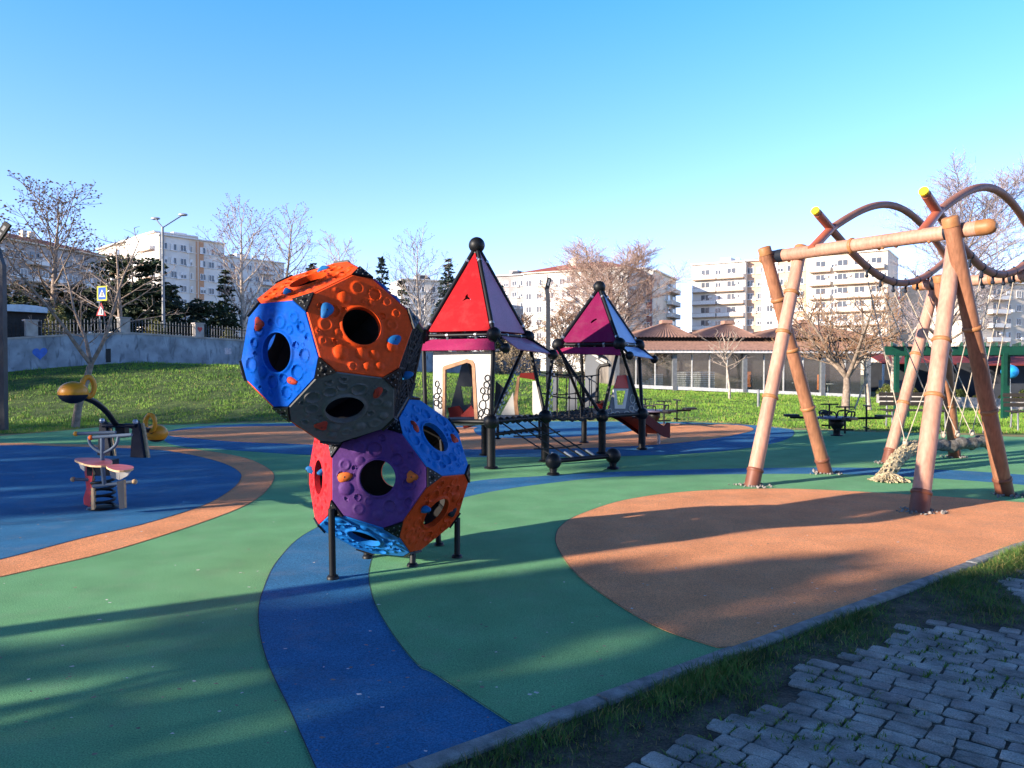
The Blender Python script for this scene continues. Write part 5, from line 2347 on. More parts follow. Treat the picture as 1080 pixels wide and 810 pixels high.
def conifer(loc, h, w, label, seed, mt='needle', form='spruce', group='dark conifers behind the wall', dens=1.0, f0=.06):
    rg = random.Random(seed)
    loc = Vector(loc)
    t = empty('conifer_tree', loc, label, 'tree', group)
    tb = MB()
    tb.tube([loc + Vector((0, 0, -.1)), loc + Vector((0, 0, h * .97))], [w * .035 + .03, .015], 7)
    VV, FF = [], []
    nl = int(h * 5.0 * dens)
    for k in range(nl):
        f = f0 + (.99 - f0) * k / nl
        z = h * f
        if form == 'column':
            rad = w * .5 * min(1, (1 - f) * 8) ** .8 * min(1, .55 + (f - f0) * 4) * rg.uniform(.8, 1.1) + .06
        elif form == 'spruce':
            rad = w * .5 * (1 - f) ** .9 * rg.uniform(.7, 1.12) + .12
        else:
            rad = w * .5 * math.sin(math.pi * min(1, .22 + .75 * (1 - f))) * rg.uniform(.75, 1.1) + .1
        nb = max(5, int(rad * 8))
        for m in range(nb):
            a = 6.283 * m / nb + rg.uniform(-.3, .3) + k
            L = rad * rg.uniform(.7, 1.12)
            d = Vector((math.cos(a), math.sin(a), 0))
            droop = -.25 if form == 'spruce' else .15
            n = max(3, int(L * 7))
            z += rg.uniform(-.12, .12)
            for u_ in range(n):
                g_ = .15 + .85 * (u_ + rg.random()) / n
                p = loc + Vector((0, 0, z)) + d * (L * g_) + Vector((0, 0, droop * L * g_ * g_ + (.12 * L * g_ ** 3 if form == 'spruce' else 0)))
                for _ in range(3):
                    s_ = rg.uniform(.12, .26) * (1 + .02 * h)
                    e = (d * rg.uniform(.2, 1) + Vector((rg.gauss(0, .6), rg.gauss(0, .6), rg.gauss(-.1, .35)))).normalized() * s_
                    sdv_ = e.cross(Vector((rg.gauss(0, 1), rg.gauss(0, 1), rg.gauss(0, 1)))).normalized() * s_ * .34
                    o = len(VV)
                    VV.extend([p - sdv_, p + sdv_, p + e])
                    FF.append((o, o + 1, o + 2))
    tb.build('trunk', 'bark', t)
    o = fast('crown', [tuple(v) for v in VV], FF, [mt], None, loc)
    o.location = (0, 0, 0)
    o.parent = t
    return t


def bush(name, loc, sx, sy, sz, label, seed, mt='hedge', n=2600, leaf=.05, cat='bush', group=None, rough=.12):
    rg = np.random.default_rng(seed)
    loc = Vector(loc)
    t = empty(name, loc, label, cat, group)
    d = rg.normal(0, 1, (n, 3))
    d /= np.linalg.norm(d, axis=1)[:, None]
    d[:, 2] = np.abs(d[:, 2]) * 1.0
    rad = rg.uniform(.55, 1.0, n) ** .4
    lob = 1 + rough * np.sin(d[:, 0] * 5 + seed) * np.sin(d[:, 1] * 6) + rough * .6 * np.sin(d[:, 2] * 9 + d[:, 0] * 4)
    p = d * (rad * lob)[:, None] * np.array([sx, sy, sz]) + np.array(list(loc))
    e1 = rg.normal(0, 1, (n, 3))
    e1 /= np.linalg.norm(e1, axis=1)[:, None]
    e2 = np.cross(e1, rg.normal(0, 1, (n, 3)))
    e2 /= np.linalg.norm(e2, axis=1)[:, None] + 1e-9
    s_ = rg.uniform(.6, 1.3, n)[:, None] * leaf
    V = np.stack([p - e1 * s_, p + e2 * s_ * .5, p + e1 * s_, p - e2 * s_ * .5], 1).reshape(-1, 3)
    b0 = np.arange(n) * 4
    o = fast('foliage', V, np.stack([b0, b0 + 1, b0 + 2, b0 + 3], 1), [mt], None, loc)
    o.location = (0, 0, 0)
    o.parent = t
    b = MB()
    rr = random.Random(seed)
    for k in range(5):
        b.tube([loc + Vector((0, 0, -.05)), loc + Vector((rr.uniform(-.5, .5) * sx, rr.uniform(-.5, .5) * sy, sz * .8))], .02, 5)
    b.build('stem', 'bark', t)
    return t


def top_z(py, y):
    return D(540, py, y).z


# bare trees from left to right; heights read from the distance and the top of each crown
def bt(px, y, ytop, wpx, label, seed, **k):
    g = on_land(px, y)
    h = top_z(ytop, y) - g.z
    return bare_tree('bare_tree', g, h, wpx * y / FPX, label, seed, group='leafless trees around the park', **k)


bt(58, 42, 186, 108, 'tall bare tree with dark seed balls, behind the left end of the wall', 1, form='round', r0=.2, base=.2, tips='seed', tipn=900, mt=('bark', 'twig_grey'), dens=1.05, twig_r=.012)
bt(-25, 41, 196, 110, 'bare tree half out of the left edge of the photo', 2, form='round', r0=.2, base=.25, tips='seed', tipn=300, dens=.8, twig_r=.012)
# crooked little tree on the lawn
g = G(79, 450)
bare_tree('bare_tree', (g.x, g.y, -.02), 5.2, 3.0, 'crooked bare young tree on the lawn behind the seesaw', 5, form='multi', split=3, r0=.085, base=.42, mt=('bark', 'twig_grey'), dens=.9, lean=(.10, 0), twig_r=.007, spread=1.2, group='leafless trees around the park')
bt(128, 36.5, 246, 130, 'wide low bare tree with pale branches over the wall and crossing sign', 6, form='spread', r0=.13, base=.3, mt=('bark', 'twig_pale'), dens=.7, twig_r=.010)
bt(257, 44, 203, 72, 'tall pinkish bare poplar left of the climbing balls, the left one of a pair', 7, form='poplar', r0=.17, base=.24, mt=('bark_pale', 'twig_pale'), tips='bud', tipn=900, twig_r=.011)
bt(293, 47, 210, 62, 'tall bare poplar just above the climbing balls, the right one of a pair', 8, form='poplar', r0=.16, base=.24, mt=('bark', 'twig_pale'), tips='bud', tipn=500, twig_r=.011)
bt(366, 60, 243, 52, 'slim bare tree topping the upper climbing ball', 9, form='poplar', r0=.16, base=.2, mt=('bark_pale', 'twig_pale'), twig_r=.013)
bt(447, 50, 236, 62, 'slender grey bare poplar beside the red tent roof', 10, form='poplar', r0=.16, base=.22, mt=('bark_pale', 'twig_grey'), tips='bud', tipn=400, twig_r=.011)
bt(655, 62, 247, 118, 'big brown bare tree spreading above the purple tent roof', 11, form='round', r0=.28, base=.16, mt=('bark', 'twig_pink'), tips='bud', tipn=600, dens=1.75, twig_r=.012)
bt(592, 58, 318, 48, 'small rusty bare tree between the two tent roofs, right of the lamp post', 12, form='round', r0=.12, base=.15, mt=('bark', 'twig_brown'), tips='bud', tipn=700, dens=1.5, twig_r=.016)
bt(552, 60, 326, 46, 'small rusty bare tree between the two tent roofs, left of the lamp post', 13, form='round', r0=.12, base=.15, mt=('bark', 'twig_brown'), tips='bud', tipn=700, dens=1.5, twig_r=.016)
bt(688, 52, 340, 40, 'small pale pink blossoming tree left of the cafe roof', 14, form='round', r0=.10, base=.2, mt=('bark', 'twig_pale'), tips='blossom', tipn=1500, twig_r=.012)
g = on_land(769.5, 37)
bare_tree('sapling', g, top_z(346, 37) - g.z, 2.2, 'thin bare sapling on the lawn in front of the cafe windows', 15, form='round', r0=.045, base=.55, mt=('bark_pale', 'twig_pale'), dens=.55, twig_r=.008)
bt(892, 33, 292, 125, 'low bare tree forking near the ground on the lawn by the right carousel', 16, form='multi', split=5, r0=.12, base=.28, mt=('bark', 'twig_brown'), dens=1.9, twig_r=.010, spread=1.15)
g = on_land(917, 33.5)
bare_tree('bare_tree', g, top_z(330, 33.5) - g.z, 2.6, 'straight pale bare trunk propped with a stake, right of the forked tree', 17, form='round', r0=.085, base=.5, mt=('bark_pale', 'twig_brown'), dens=.8, twig_r=.009, group='leafless trees around the park')
b = MB()
b.tube([(g.x - .7, g.y - .1, g.z), (g.x - .05, g.y, g.z + 1.6)], .035, 7)
sk = b.build('prop_stake', 'bark_pale', None, (g.x - .7, g.y - .1, g.z))
tag(sk, 'leaning pale wooden stake propping the straight bare trunk', 'stake')
bt(944, 38, 300, 70, 'bare tree with a leaning pale trunk beside the green pergola post', 18, form='multi', split=3, r0=.12, base=.35, mt=('bark_pale', 'twig_brown'), dens=.9, twig_r=.010, spread=.7)
bt(992, 50, 166, 135, 'tall grey purple bare tree rising behind the looping tubes of the swing', 19, form='round', r0=.24, base=.2, mt=('bark', 'twig_mauve'), tips='bud', tipn=400, dens=1.6, twig_r=.011)
# conifers
for (px, y, yt, wp_, lab, sd_, fm, mt_) in ((141, 41, 272, 62, 'dark dense conifer right of the crossing sign', 1, 'pine', 'needle'), (72, 44, 300, 58, 'broad dark conifer above the crooked lawn tree', 2, 'pine', 'needle'),
                                            (107, 46, 318, 50, 'dark conifer right behind the crossing sign', 3, 'pine', 'needle'), (182, 43, 300, 44, 'dark conifer beside the street lamp pole', 4, 'spruce', 'needle'),
                                            (208, 45, 312, 34, 'slim dark spruce above the heart pillar', 5, 'spruce', 'needle_blue'), (238, 44, 283, 48, 'dark spruce just left of the blue porthole panel', 6, 'spruce', 'needle'),
                                            (403, 62, 268, 44, 'spruce with a thin pointed top right of the upper ball', 7, 'spruce', 'needle_blue'), (424, 58, 293, 42, 'dark spruce at the foot of the slender grey poplar', 8, 'spruce', 'needle'),
                                            (473, 58, 272, 56, 'spruce with layered branches left of the red tent roof', 9, 'spruce', 'needle_blue'), (528, 66, 300, 40, 'dark spruce peeping out right of the red tent roof', 10, 'spruce', 'needle'),
                                            (330, 55, 275, 60, 'dark spruce hidden behind the upper climbing ball', 11, 'spruce', 'needle'), (15, 45, 305, 50, 'dark conifer behind the kiosk roof', 12, 'pine', 'needle'), (92, 40, 322, 60, 'low dark pine directly behind the railing left of the crossing sign', 13, 'pine', 'needle'), (163, 40.5, 306, 50, 'low dark pine between the big conifer and the street lamp', 14, 'pine', 'needle'),
                                            (196, 41.5, 318, 44, 'low dark pine right of the street lamp pole', 15, 'pine', 'needle_blue'), (224, 42, 320, 44, 'low dark pine between the heart pillar and the poplar', 16, 'pine', 'needle'), (45, 42, 318, 54, 'low dark pine above the rounded bush at the kiosk', 17, 'pine', 'needle')):
    g = on_land(px, y)
    conifer(g, top_z(yt, y) - g.z, 1.25 * wp_ * y / FPX, lab, sd_, mt_, fm)
# rounded shrubs along the street
for (px, y, wp_, hp, lab, sd_, mt_) in ((61, 31.8, 30, 34, 'big yellowish rounded bush behind the railing at the kiosk', 1, 'hedge'), (165, 36.5, 26, 25, 'clipped olive green bush behind the railing beside the cars', 2, 'hedge'),
                                        (241, 38.5, 18, 20, 'small clipped bush behind the railing left of the climbing balls', 3, 'hedge')):
    g = on_land(px, y)
    g.z += .55
    bush('clipped_bush', g, wp_ * .5 * y / FPX, wp_ * .5 * y / FPX, (hp * y / FPX) + .35, lab, sd_, mt_, 3000, .05, group='clipped bushes along the railing')
for (px, y, wp_, hp, lab, sd_, mt_) in ((545, 50, 50, 34, 'dry grey brown thicket between the tent roofs, left of the lamp', 4, 'dry_bush'), (600, 52, 52, 36, 'dry grey brown thicket between the tent roofs, right of the lamp', 5, 'dry_bush'),
                                        (500, 52, 40, 40, 'dry thicket seen through the red tower', 6, 'dry_bush')):
    g = on_land(px, y)
    bush('thicket', g, wp_ * .5 * y / FPX, 1.2, hp * y / FPX, lab, sd_, mt_, 5000, .06, group='dry thickets behind the tower climber', rough=.3)


# ------------------------------------------------------------------ apartment buildings
def block(name, px0, px1, y0, y1, ytop, zbot, label, wallm, floors, bays, roof=None, depth=16, balc=(), winw=1.3, winh=1.35, strips=(), extra=True, cat='building', fl_h=2.95, winm=('far_frame', 'far_glass'), flip=None):
    """apartment block whose front runs between two points; rows of windows, balconies, roof gear"""
    a, c = D(px0, 300, y0), D(px1, 300, y1)
    a.z = c.z = 0
    e = (c - a)
    Wd = e.length
    e.normalize()
    n = Vector((e.y, -e.x, 0))
    zt = top_z(ytop, (y0 + y1) / 2 if flip is None else flip)
    t = empty(name, (a.x, a.y, zbot), label, cat)

    def P(x, o_, z):
        return a + e * x + n * o_ + Vector((0, 0, z))
    b = MB()
    b.add([P(0, 0, zbot), P(Wd, 0, zbot), P(Wd, -depth, zbot), P(0, -depth, zbot), P(0, 0, zt), P(Wd, 0, zt), P(Wd, -depth, zt), P(0, -depth, zt)],
          [(0, 1, 5, 4), (1, 2, 6, 5), (2, 3, 7, 6), (3, 0, 4, 7), (4, 5, 6, 7)])
    part(b, 'wall', wallm, t)
    rg = random.Random(int(px0 * 7 + px1))
    zb = zt - floors * fl_h - .5
    for (xa, xb, m_) in strips:
        b = MB()
        b.box(P((xa + xb) / 2 * Wd, 0, (zt + zb) / 2), ((xb - xa) * Wd, .5, zt - zb - .6), math.atan2(e.y, e.x))
        part(b, 'facade_strip', m_, t)
    wm = {}
    for f in range(floors):
        z = zt - .55 - f * fl_h - fl_h * .55
        for k in range(bays):
            xc = (k + .5) / bays
            if any(xa < xc < xb for xa, xb in balc):
                continue
            so_ = .27 if any(xa < xc < xb for xa, xb, _ in strips) else .02
            vr = rg.choice((0, 0, 0, 1, 2, 3))
            if vr not in wm:
                b = MB()
                fw, fh = winw, winh
                b.box((0, 0, 0), (fw, .10, fh), 0, 1)
                for q in (-fw / 2, 0, fw / 2):
                    b.box((q, -.045, 0), (.10, .10, fh + .1), 0, 0)
                for q in (-fh / 2, fh / 2):
                    b.box((0, -.047, q), (fw + .1, .11, .10), 0, 0)
                b.box((0, -.14, -fh / 2 - .09), (fw + .35, .3, .07), 0, 0)
                if vr == 1:
                    b.box((0, -.055, fh * .28), (fw - .12, .03, fh * .44), 0, 2)
                elif vr == 2:
                    b.box((-fw * .25, -.055, 0), (fw * .38, .03, fh - .1), 0, 2)
                elif vr == 3:
                    b.box((fw * .75, -.2, -fh * .5), (.8, .4, .6), 0, 0)
                wo = b.build('window', list(winm) + ['white_cloth'], None)
                wm[vr] = wo
                ob_ = wo
            else:
                ob_ = wm[vr].copy()
                COL.objects.link(ob_)
            ob_.parent = t
            ob_.location = P(xc * Wd, so_, z) - Vector((a.x, a.y, zbot))
            ob_.rotation_euler.z = math.atan2(e.y, e.x)
        for (xa, xb) in balc:
            bw = (xb - xa) * Wd
            xm = (xa + xb) / 2 * Wd
            b = MB()
            an = math.atan2(e.y, e.x)
            zf = z - fl_h * .5
            b.box(P(xm, .65, zf), (bw, 1.3, .18), an, 1)
            b.box(P(xm, 1.27, zf + .55), (bw - .1, .07, .85), an, 0)
            b.box(P(xm, 1.27, zf + 1.02), (bw, .10, .07), an, 1)
            for s_ in (-1, 1):
                b.box(P(xm + s_ * (bw / 2 - .06), .65, zf + .5), (.08, 1.2, .85), an, 0)
            nd = max(1, int(bw / 3.2))
            for q in range(nd):
                xx_ = xm - bw / 2 + bw * (q + .5) / nd
                b.box(P(xx_, .04, zf + 1.25), (1.9, .08, 2.2), an, 2)
                b.box(P(xx_, .07, zf + 1.25), (.09, .08, 2.2), an, 0)
                if rg.random() < .35:
                    b.box(P(xx_ + rg.uniform(-.6, .6), 1.12, zf + .95), (rg.uniform(.4, .9), .06, .5), an, 3)
                if rg.random() < .3:
                    b.box(P(xx_ + 1.2, .25, zf + 1.9), (.8, .4, .5), an, 0)
            part(b, 'balcony', ['rail_white', 'balcony_edge', 'far_glass', 'white_cloth'], t)
    # roof edge, tiled roof or flat roof with gear
    an = math.atan2(e.y, e.x)
    b = MB()
    b.box(P(Wd / 2, -depth / 2 + .4, zt + .14), (Wd + .3, depth + .5, .28), an)
    part(b, 'roof_slab', 'rail_white' if roof != 'tile' else 'stucco_cream', t)
    if roof == 'tile':
        b = MB()
        o_ = .8
        zr = zt + depth * .17
        v_ = [P(-o_, o_, zt + .29), P(Wd + o_, o_, zt + .29), P(Wd + o_, -depth - o_, zt + .29), P(-o_, -depth - o_, zt + .29), P(min(depth * .5, Wd * .4), -depth / 2, zr), P(max(Wd - depth * .5, Wd * .6), -depth / 2, zr)]
        b.add(v_, [(0, 1, 5, 4), (1, 2, 5), (2, 3, 4, 5), (3, 0, 4), (3, 2, 1, 0)])
        rf = part(b, 'roof', 'roof_tile', t)
        for q in range(3):
            b = MB()
            xx_ = Wd * rg.uniform(.25, .75)
            b.box(P(xx_, -depth * rg.uniform(.25, .45), zr - .3), (.8, .8, 1.8), an)
            b.build('chimney', 'stucco_cream', rf)
    else:
        for q in range(max(3, int(Wd / 5))):
            b = MB()
            xx_ = Wd * rg.uniform(.06, .94)
            dd = -rg.uniform(1.5, depth * .6)
            kind = rg.choice(('tank', 'dish', 'panel', 'mast', 'panel'))
            if kind == 'tank':
                b.tube([P(xx_ - .7, dd, zt + 1.1), P(xx_ + .7, dd, zt + 1.1)], .32, 10)
                for s_ in (-.5, .5):
                    b.bar(P(xx_ + s_, dd, zt + .2), P(xx_ + s_, dd, zt + 1.0), .06, .06, up=(0, 1, 0))
                part(b, 'water_tank', 'bolt', t)
            elif kind == 'panel':
                b.plate([P(xx_ - 1, dd, zt + .4), P(xx_ + 1, dd, zt + .4), P(xx_ + 1, dd - 1.1, zt + 1.4), P(xx_ - 1, dd - 1.1, zt + 1.4)], [], .1)
                b.tube([P(xx_ - .8, dd - 1.1, zt + 1.55), P(xx_ + .8, dd - 1.1, zt + 1.55)], .22, 8)
                part(b, 'solar_heater', 'far_glass', t)
            elif kind == 'mast':
                b.tube([P(xx_, dd, zt + .2), P(xx_, dd, zt + rg.uniform(1.5, 2.6))], .05, 6)
                b.bar(P(xx_ - .5, dd, zt + 1.5), P(xx_ + .5, dd, zt + 1.5), .05, .05)
                part(b, 'antenna', 'lamp_grey', t)
            else:
                b.sphere(P(xx_, dd, zt + 1.0), .55, (1, .35, 1), 12, 8)
                b.bar(P(xx_, dd, zt + .2), P(xx_, dd, zt + .8), .06, .06, up=(0, 1, 0))
                part(b, 'satellite_dish', 'rail_white', t)
        b = MB()
        b.box(P(Wd * .5, -depth * .5, zt + 1.1), (Wd * .2, depth * .3, 1.9), an)
        part(b, 'roof_house', wallm, t)
    return t


block('apartment_block', -60, 112, 118, 150, 258, 0, 'long grey apartment block under a red tiled roof at the far left', 'stucco_grey', 5, 15, 'tile', 16, ((.08, .2), (.45, .56), (.8, .9)), flip=134)
block('apartment_block', 104, 166, 190, 165, 254, 0, 'sunlit cream apartment block with stacked balconies above the crossing sign', 'stucco_cream', 7, 5, None, 9, ((.05, .42), (.55, .98)), flip=176)
block('apartment_block', 167.5, 237, 164.3, 177, 257, 0, 'pale apartment block with an orange vertical band behind the street lamp', 'stucco_white', 7, 7, None, 14, (), strips=((.54, .66, 'stucco_orange'), (.01, .09, 'stucco_cream')), flip=176)
block('apartment_block', 232, 300, 200, 215, 274, 0, 'distant pale apartment block between the two poplars', 'stucco_white', 6, 8, None, 14, ((.6, .8),), flip=207)
block('apartment_block', 425, 478, 190, 195, 296, 0, 'white apartment block behind the slender grey poplar', 'stucco_white', 5, 6, None, 14, (), strips=((.42, .55, 'stucco_cream'),))
block('apartment_block', 512, 556, 210, 205, 291, 0, 'grey apartment block peeping right of the red tent roof', 'stucco_grey', 5, 5, None, 14, ())
block('apartment_block', 552, 662, 174, 163, 286, 0, 'white apartment block under a low red roof between the tent roofs', 'stucco_white', 5, 9, 'tile', 18, ((.42, .52),), strips=((.16, .24, 'stucco_cream'),))
block('apartment_block', 655, 688, 172, 170, 291, 0, 'white apartment wing with a maroon stripe beside the brown bare tree', 'stucco_white', 6, 3, None, 6, (), strips=((.82, .99, 'stucco_maroon'),))
block('apartment_block', 689, 713, 170, 190, 291, 0, 'shaded blue white apartment end with side balconies left of the cafe roof', 'stucco_white', 6, 3, None, 12, ((.55, .98),))
block('apartment_block', 730, 786, 183, 176.3, 277, 0, 'left wing of the big sunlit block, with stacked white balconies', 'stucco_white', 6, 5, None, 16, ((.03, .48), (.5, .99)), flip=178)
block('apartment_block', 786.3, 850, 178, 171.5, 276, 0, 'peach middle of the big sunlit block with a glazed stair strip', 'stucco_peach', 6, 6, None, 16, (), strips=((.28, .55, 'rail_white'),), flip=178)
block('apartment_block', 850.3, 936, 170, 161, 276, 0, 'right wing of the big sunlit block, behind the forked bare tree', 'stucco_cream', 6, 7, None, 16, ((.05, .32), (.36, .97)), flip=178)
block('apartment_block', 1015, 1140, 160, 172, 300, -2, 'beige apartment block seen under the looping tubes at the right', 'stucco_cream', 6, 12, None, 16, ((.2, .35), (.6, .75)))
block('apartment_block', 936, 985, 215, 220, 318, -2, 'low distant apartment block behind the tall grey purple tree', 'stucco_white', 4, 6, 'tile', 14, ())

# ------------------------------------------------------------------ cafe
K0 = Vector((6.2, 45.9, 0))
KE = Vector((1.0, 0.12, 0)).normalized()
KF = Vector((KE.y, -KE.x, 0))                   # outwards, towards the lawn
cafe = empty('cafe_pavilion', K0, 'long low cafe pavilion with glazed front and brown hipped roofs behind the lawn', 'building')


def CP(s, f, z):
    return K0 + KE * s + KF * f + Vector((0, 0, z))


can = math.atan2(KE.y, KE.x)
CL = 19.5


def spx(px, f=0.0):
    q = (px - 540) / FPX
    o = K0 + KF * f
    return (q * o.y - o.x) / (KE.x - q * KE.y)

EV = 2.45
b = MB()
b.plate([CP(0, .3, .05), CP(CL, .3, -.9), CP(CL, -12, -.9), CP(0, -12, .05)], th=.6)
part(b, 'floor', 'cafe_floor', cafe)
b = MB()
b.plate([CP(0, -6.5, -1), CP(CL, -6.5, -1.2), CP(CL, -6.5, 3.3), CP(0, -6.5, 3.3)], th=.2)
b.plate([CP(-.0, 0, -1), CP(-.0, -6.5, -1), CP(-.0, -6.5, 3.3), CP(-.0, 0, 2.4)], th=.1)
part(b, 'back_wall', 'cafe_wall', cafe)


def floor_z(s):
    p = CP(s, 0, 0)
    return TZ(p.x, p.y) + .02


# glazed bays with slim white mullions, dark posts between
posts = [0.05, spx(711), spx(785), spx(867), spx(915)]
for s in posts:
    b = MB()
    b.box(CP(s, .02, (EV + floor_z(s)) / 2 - .15), (.26, .26, EV - floor_z(s) + .3), can)
    part(b, 'post', 'lamp_grey', cafe)
mull = []
for i in range(len(posts) - 1):
    n_ = max(2, round((posts[i + 1] - posts[i]) / 1.25))
    for k in range(1, n_):
        mull.append(posts[i] + (posts[i + 1] - posts[i]) * k / n_)
for s in mull:
    b = MB()
    b.box(CP(s, .0, (EV + floor_z(s)) / 2 - .1), (.07, .08, EV - floor_z(s) + .2), can)
    part(b, 'mullion', 'cafe_frame', cafe)
allp = sorted(posts + mull)
for i in range(len(allp) - 1):
    a, c = allp[i] + .04, allp[i + 1] - .04
    z0, z1 = floor_z(a), floor_z(c)
    b = MB()
    b.plate([CP(a, .0, z0 + .12), CP(c, .0, z1 + .12), CP(c, .0, EV - .1), CP(a, .0, EV - .1)], th=.012)
    part(b, 'glass_pane', 'cafe_glass', cafe)
b = MB()
b.bar(CP(0, .06, floor_z(0) + .06), CP(posts[-1], .06, floor_z(posts[-1]) + .06), .12, .2)
part(b, 'base_sill', 'rail_white', cafe)
b = MB()
b.bar(CP(-.4, .55, EV + .02), CP(CL, .55, EV + .02), .08, .16)
part(b, 'fascia', 'rail_white', cafe)


def corr(b, p00, p10, p11, p01, pitch=.22, amp=.035, mat=0):
    """corrugated sheet between eave p00-p10 and ridge p01-p11"""
    L = (p10 - p00).length
    n_ = max(8, int(L / pitch) * 4)
    nrm = (p10 - p00).cross(p01 - p00).normalized()
    vs = []
    for i in range(n_ + 1):
        t_ = i / n_
        q = nrm * (amp * math.sin(2 * math.pi * t_ * L / pitch))
        vs += [p00.lerp(p10, t_) + q, p01.lerp(p11, t_) + q * (1 if (p11 - p01).length > 1 else .2)]
    b.add(vs, [(2 * i, 2 * i + 2, 2 * i + 3, 2 * i + 1) for i in range(n_)], mat, True)


b = MB()
corr(b, CP(-.5, .65, EV + .10), CP(CL + .3, .65, EV + .10), CP(CL + .3, -2.6, EV + .82), CP(-.5, -2.6, EV + .82))
part(b, 'lower_roof', 'cafe_tile', cafe)
b = MB()
b.plate([CP(-.3, -2.4, EV + .70), CP(CL, -2.4, EV + .70), CP(CL, -2.4, EV + 1.1), CP(-.3, -2.4, EV + 1.1)], th=.1)
part(b, 'clerestory', 'dark_gap', cafe)
for (pa, pb, pk, zp) in ((662, 735, 702, 4.5), (724, 802, 767, 4.5), (792, 935, 847, 4.6)):
    b = MB()
    ez_ = EV + .98
    f0, f1, fm = -1.9, -8.1, -5.0
    s0_, s1_, sp = spx(pa, f0), spx(pb, f0), spx(pk, fm)
    pk0, pk1 = CP(sp - .12, fm, zp), CP(sp + .12, fm, zp)
    cs_ = [CP(s0_, f0, ez_), CP(s1_, f0, ez_), CP(s1_, f1, ez_), CP(s0_, f1, ez_)]
    corr(b, cs_[0], cs_[1], pk1, pk0)
    corr(b, cs_[1], cs_[2], pk1, pk1)
    corr(b, cs_[3], cs_[0], pk0, pk0)
    b.add([cs_[2], cs_[3], pk0, pk1], [(0, 1, 2, 3)])
    r_ = part(b, 'hipped_roof', 'cafe_tile', cafe)
    b = MB()
    b.box((pk0 + pk1) / 2 + Vector((0, 0, .06)), (.7, .7, .22), can)
    b.build('roof_cap', 'cafe_tile', r_)
# interior: pale stacked crates, tables with chairs, two orange boxes on posts
for (s, f, wd_, hh, lab) in ((spx(740), -1.2, 2.6, 1.25, 'wide white stack of folded plastic chairs behind the cafe glass'), (spx(690), -1.5, 2.0, .95, 'low white heap of cloth covers behind the cafe glass')):
    fz = floor_z(s) + .05
    t = empty('white_stack', CP(s, f, fz), lab, 'stack')
    b = MB()
    ny = int(hh / .13)
    rg = random.Random(int(s * 10))
    for k in range(ny):
        for q in range(int(wd_ / .28)):
            wob_ = rg.uniform(-.02, .02)
            if s < spx(705) and q / (wd_ / .28) < k / ny * .8:
                continue
            b.box(CP(s - wd_ / 2 + q * .28 + .14, f + wob_, fz + .07 + k * .13), (.25, .5, .09), can)
    part(b, 'stack_body', 'white_cloth', t)
for i, (s, f) in enumerate(((spx(800), -2.0), (spx(832), -2.4), (spx(858), -1.8), (spx(893), -2.2))):
    fz = floor_z(s) + .02
    t = empty('cafe_table', CP(s, f, fz), 'small pale cafe table with chairs behind the glass, %s' % ['nearest the swing legs', 'second along from the swing legs', 'left of the orange box', 'at the right end'][i], 'table', 'tables inside the cafe')
    b = MB()
    b.lathe([(.001, .74), (.45, .74), (.45, .70), (.04, .69), (.04, .03), (.25, .0)], CP(s, f, fz), 14)
    part(b, 'table_body', 'white_cloth', t)
for i, (px, y_) in enumerate(((794, 405), (874.5, 405))):
    p = CP(spx(px), -.9, 0)
    zc = D(px, 400 + i * 3, p.y).z
    b = MB()
    b.box((p.x, p.y, zc), (.5, .16, .95), can)
    b.box((p.x, p.y - .1, zc), (.36, .05, .6), can)
    o = b.build('orange_box', 'orange_box', None, (p.x, p.y, zc))
    tag(o, ['orange cabinet behind the glass seen between the left swing legs', 'orange cabinet behind the glass left of the forked bare tree'][i], 'cabinet')

# ------------------------------------------------------------------ pergola, planter and stalls on the right
pg = empty('pergola', (11.7, 23.4, 0), 'green timber pergola with a slatted top behind the swing', 'pergola')
for (x, y) in ((11.7, 23.4), (14.85, 23.2), (18.2, 23.0), (12.95, 25.2), (16.1, 25.0), (19.5, 24.8)):
    b = MB()
    b.bar((x, y, TZ(x, y) - .05), (x, y, 1.95), .12, .12, up=(0, 1, 0))
    part(b, 'post', 'pergola_green', pg)
for (a, c) in (((11.35, 23.42, 2.02), (19, 22.95, 2.02)), ((12.7, 25.22, 2.02), (20.2, 24.75, 2.02))):
    b = MB()
    b.bar(a, c, .09, .26)
    part(b, 'beam', 'pergola_green', pg)
for k in range(22):
    b = MB()
    x = 11.4 + k * .35
    b.bar((x, 23.1, 2.21), (x + 1.35, 25.5, 2.21), .06, .12)
    part(b, 'rafter', 'pergola_green', pg)
b = MB()
a, c = on_land(925, 41), on_land(1150, 36)
b.bar(a + Vector((0, 0, .1)), c + Vector((0, 0, .1)), .3, .75)
o = b.build('planter_wall', 'concrete', None, a)
tag(o, 'low grey planter wall behind the pergola and benches', 'planter')
for i, (px, wp_, hp, mt_) in enumerate(((937, 26, 13, 'hedge_green'), (960, 22, 11, 'hedge'), (1012, 18, 12, 'hedge_green'), (1035, 14, 9, 'hedge'), (1063, 16, 11, 'hedge'), (1080, 16, 13, 'hedge_green'))):
    y = 41 - (px - 925) / 225 * 5 + .6
    g = on_land(px, y)
    g.z += .3
    bush('planter_bush', g, wp_ * .5 * y / FPX, .5, hp * y / FPX, 'leafy yellow green planter bush, %s' % ['just left of the green pergola post', 'between the pergola post and the leaning leg', 'behind the rear swing leg', 'small one right of the rear swing leg', 'below the blue parasol', 'at the right edge of the photo'][i],
         40 + i, mt_, 1800, .05, group='bushes in the planter')
g = on_land(1065, 47)
t = empty('market_parasol', g, 'bright blue round parasol with a white post beyond the pergola', 'parasol')
b = MB()
b.tube([g, g + Vector((0, 0, 2.3))], .05, 8)
part(b, 'pole', 'rail_white', t)
b = MB()
b.sphere(D(1065, 392, 47), .5, (1.0, .9, .85), 18, 12)
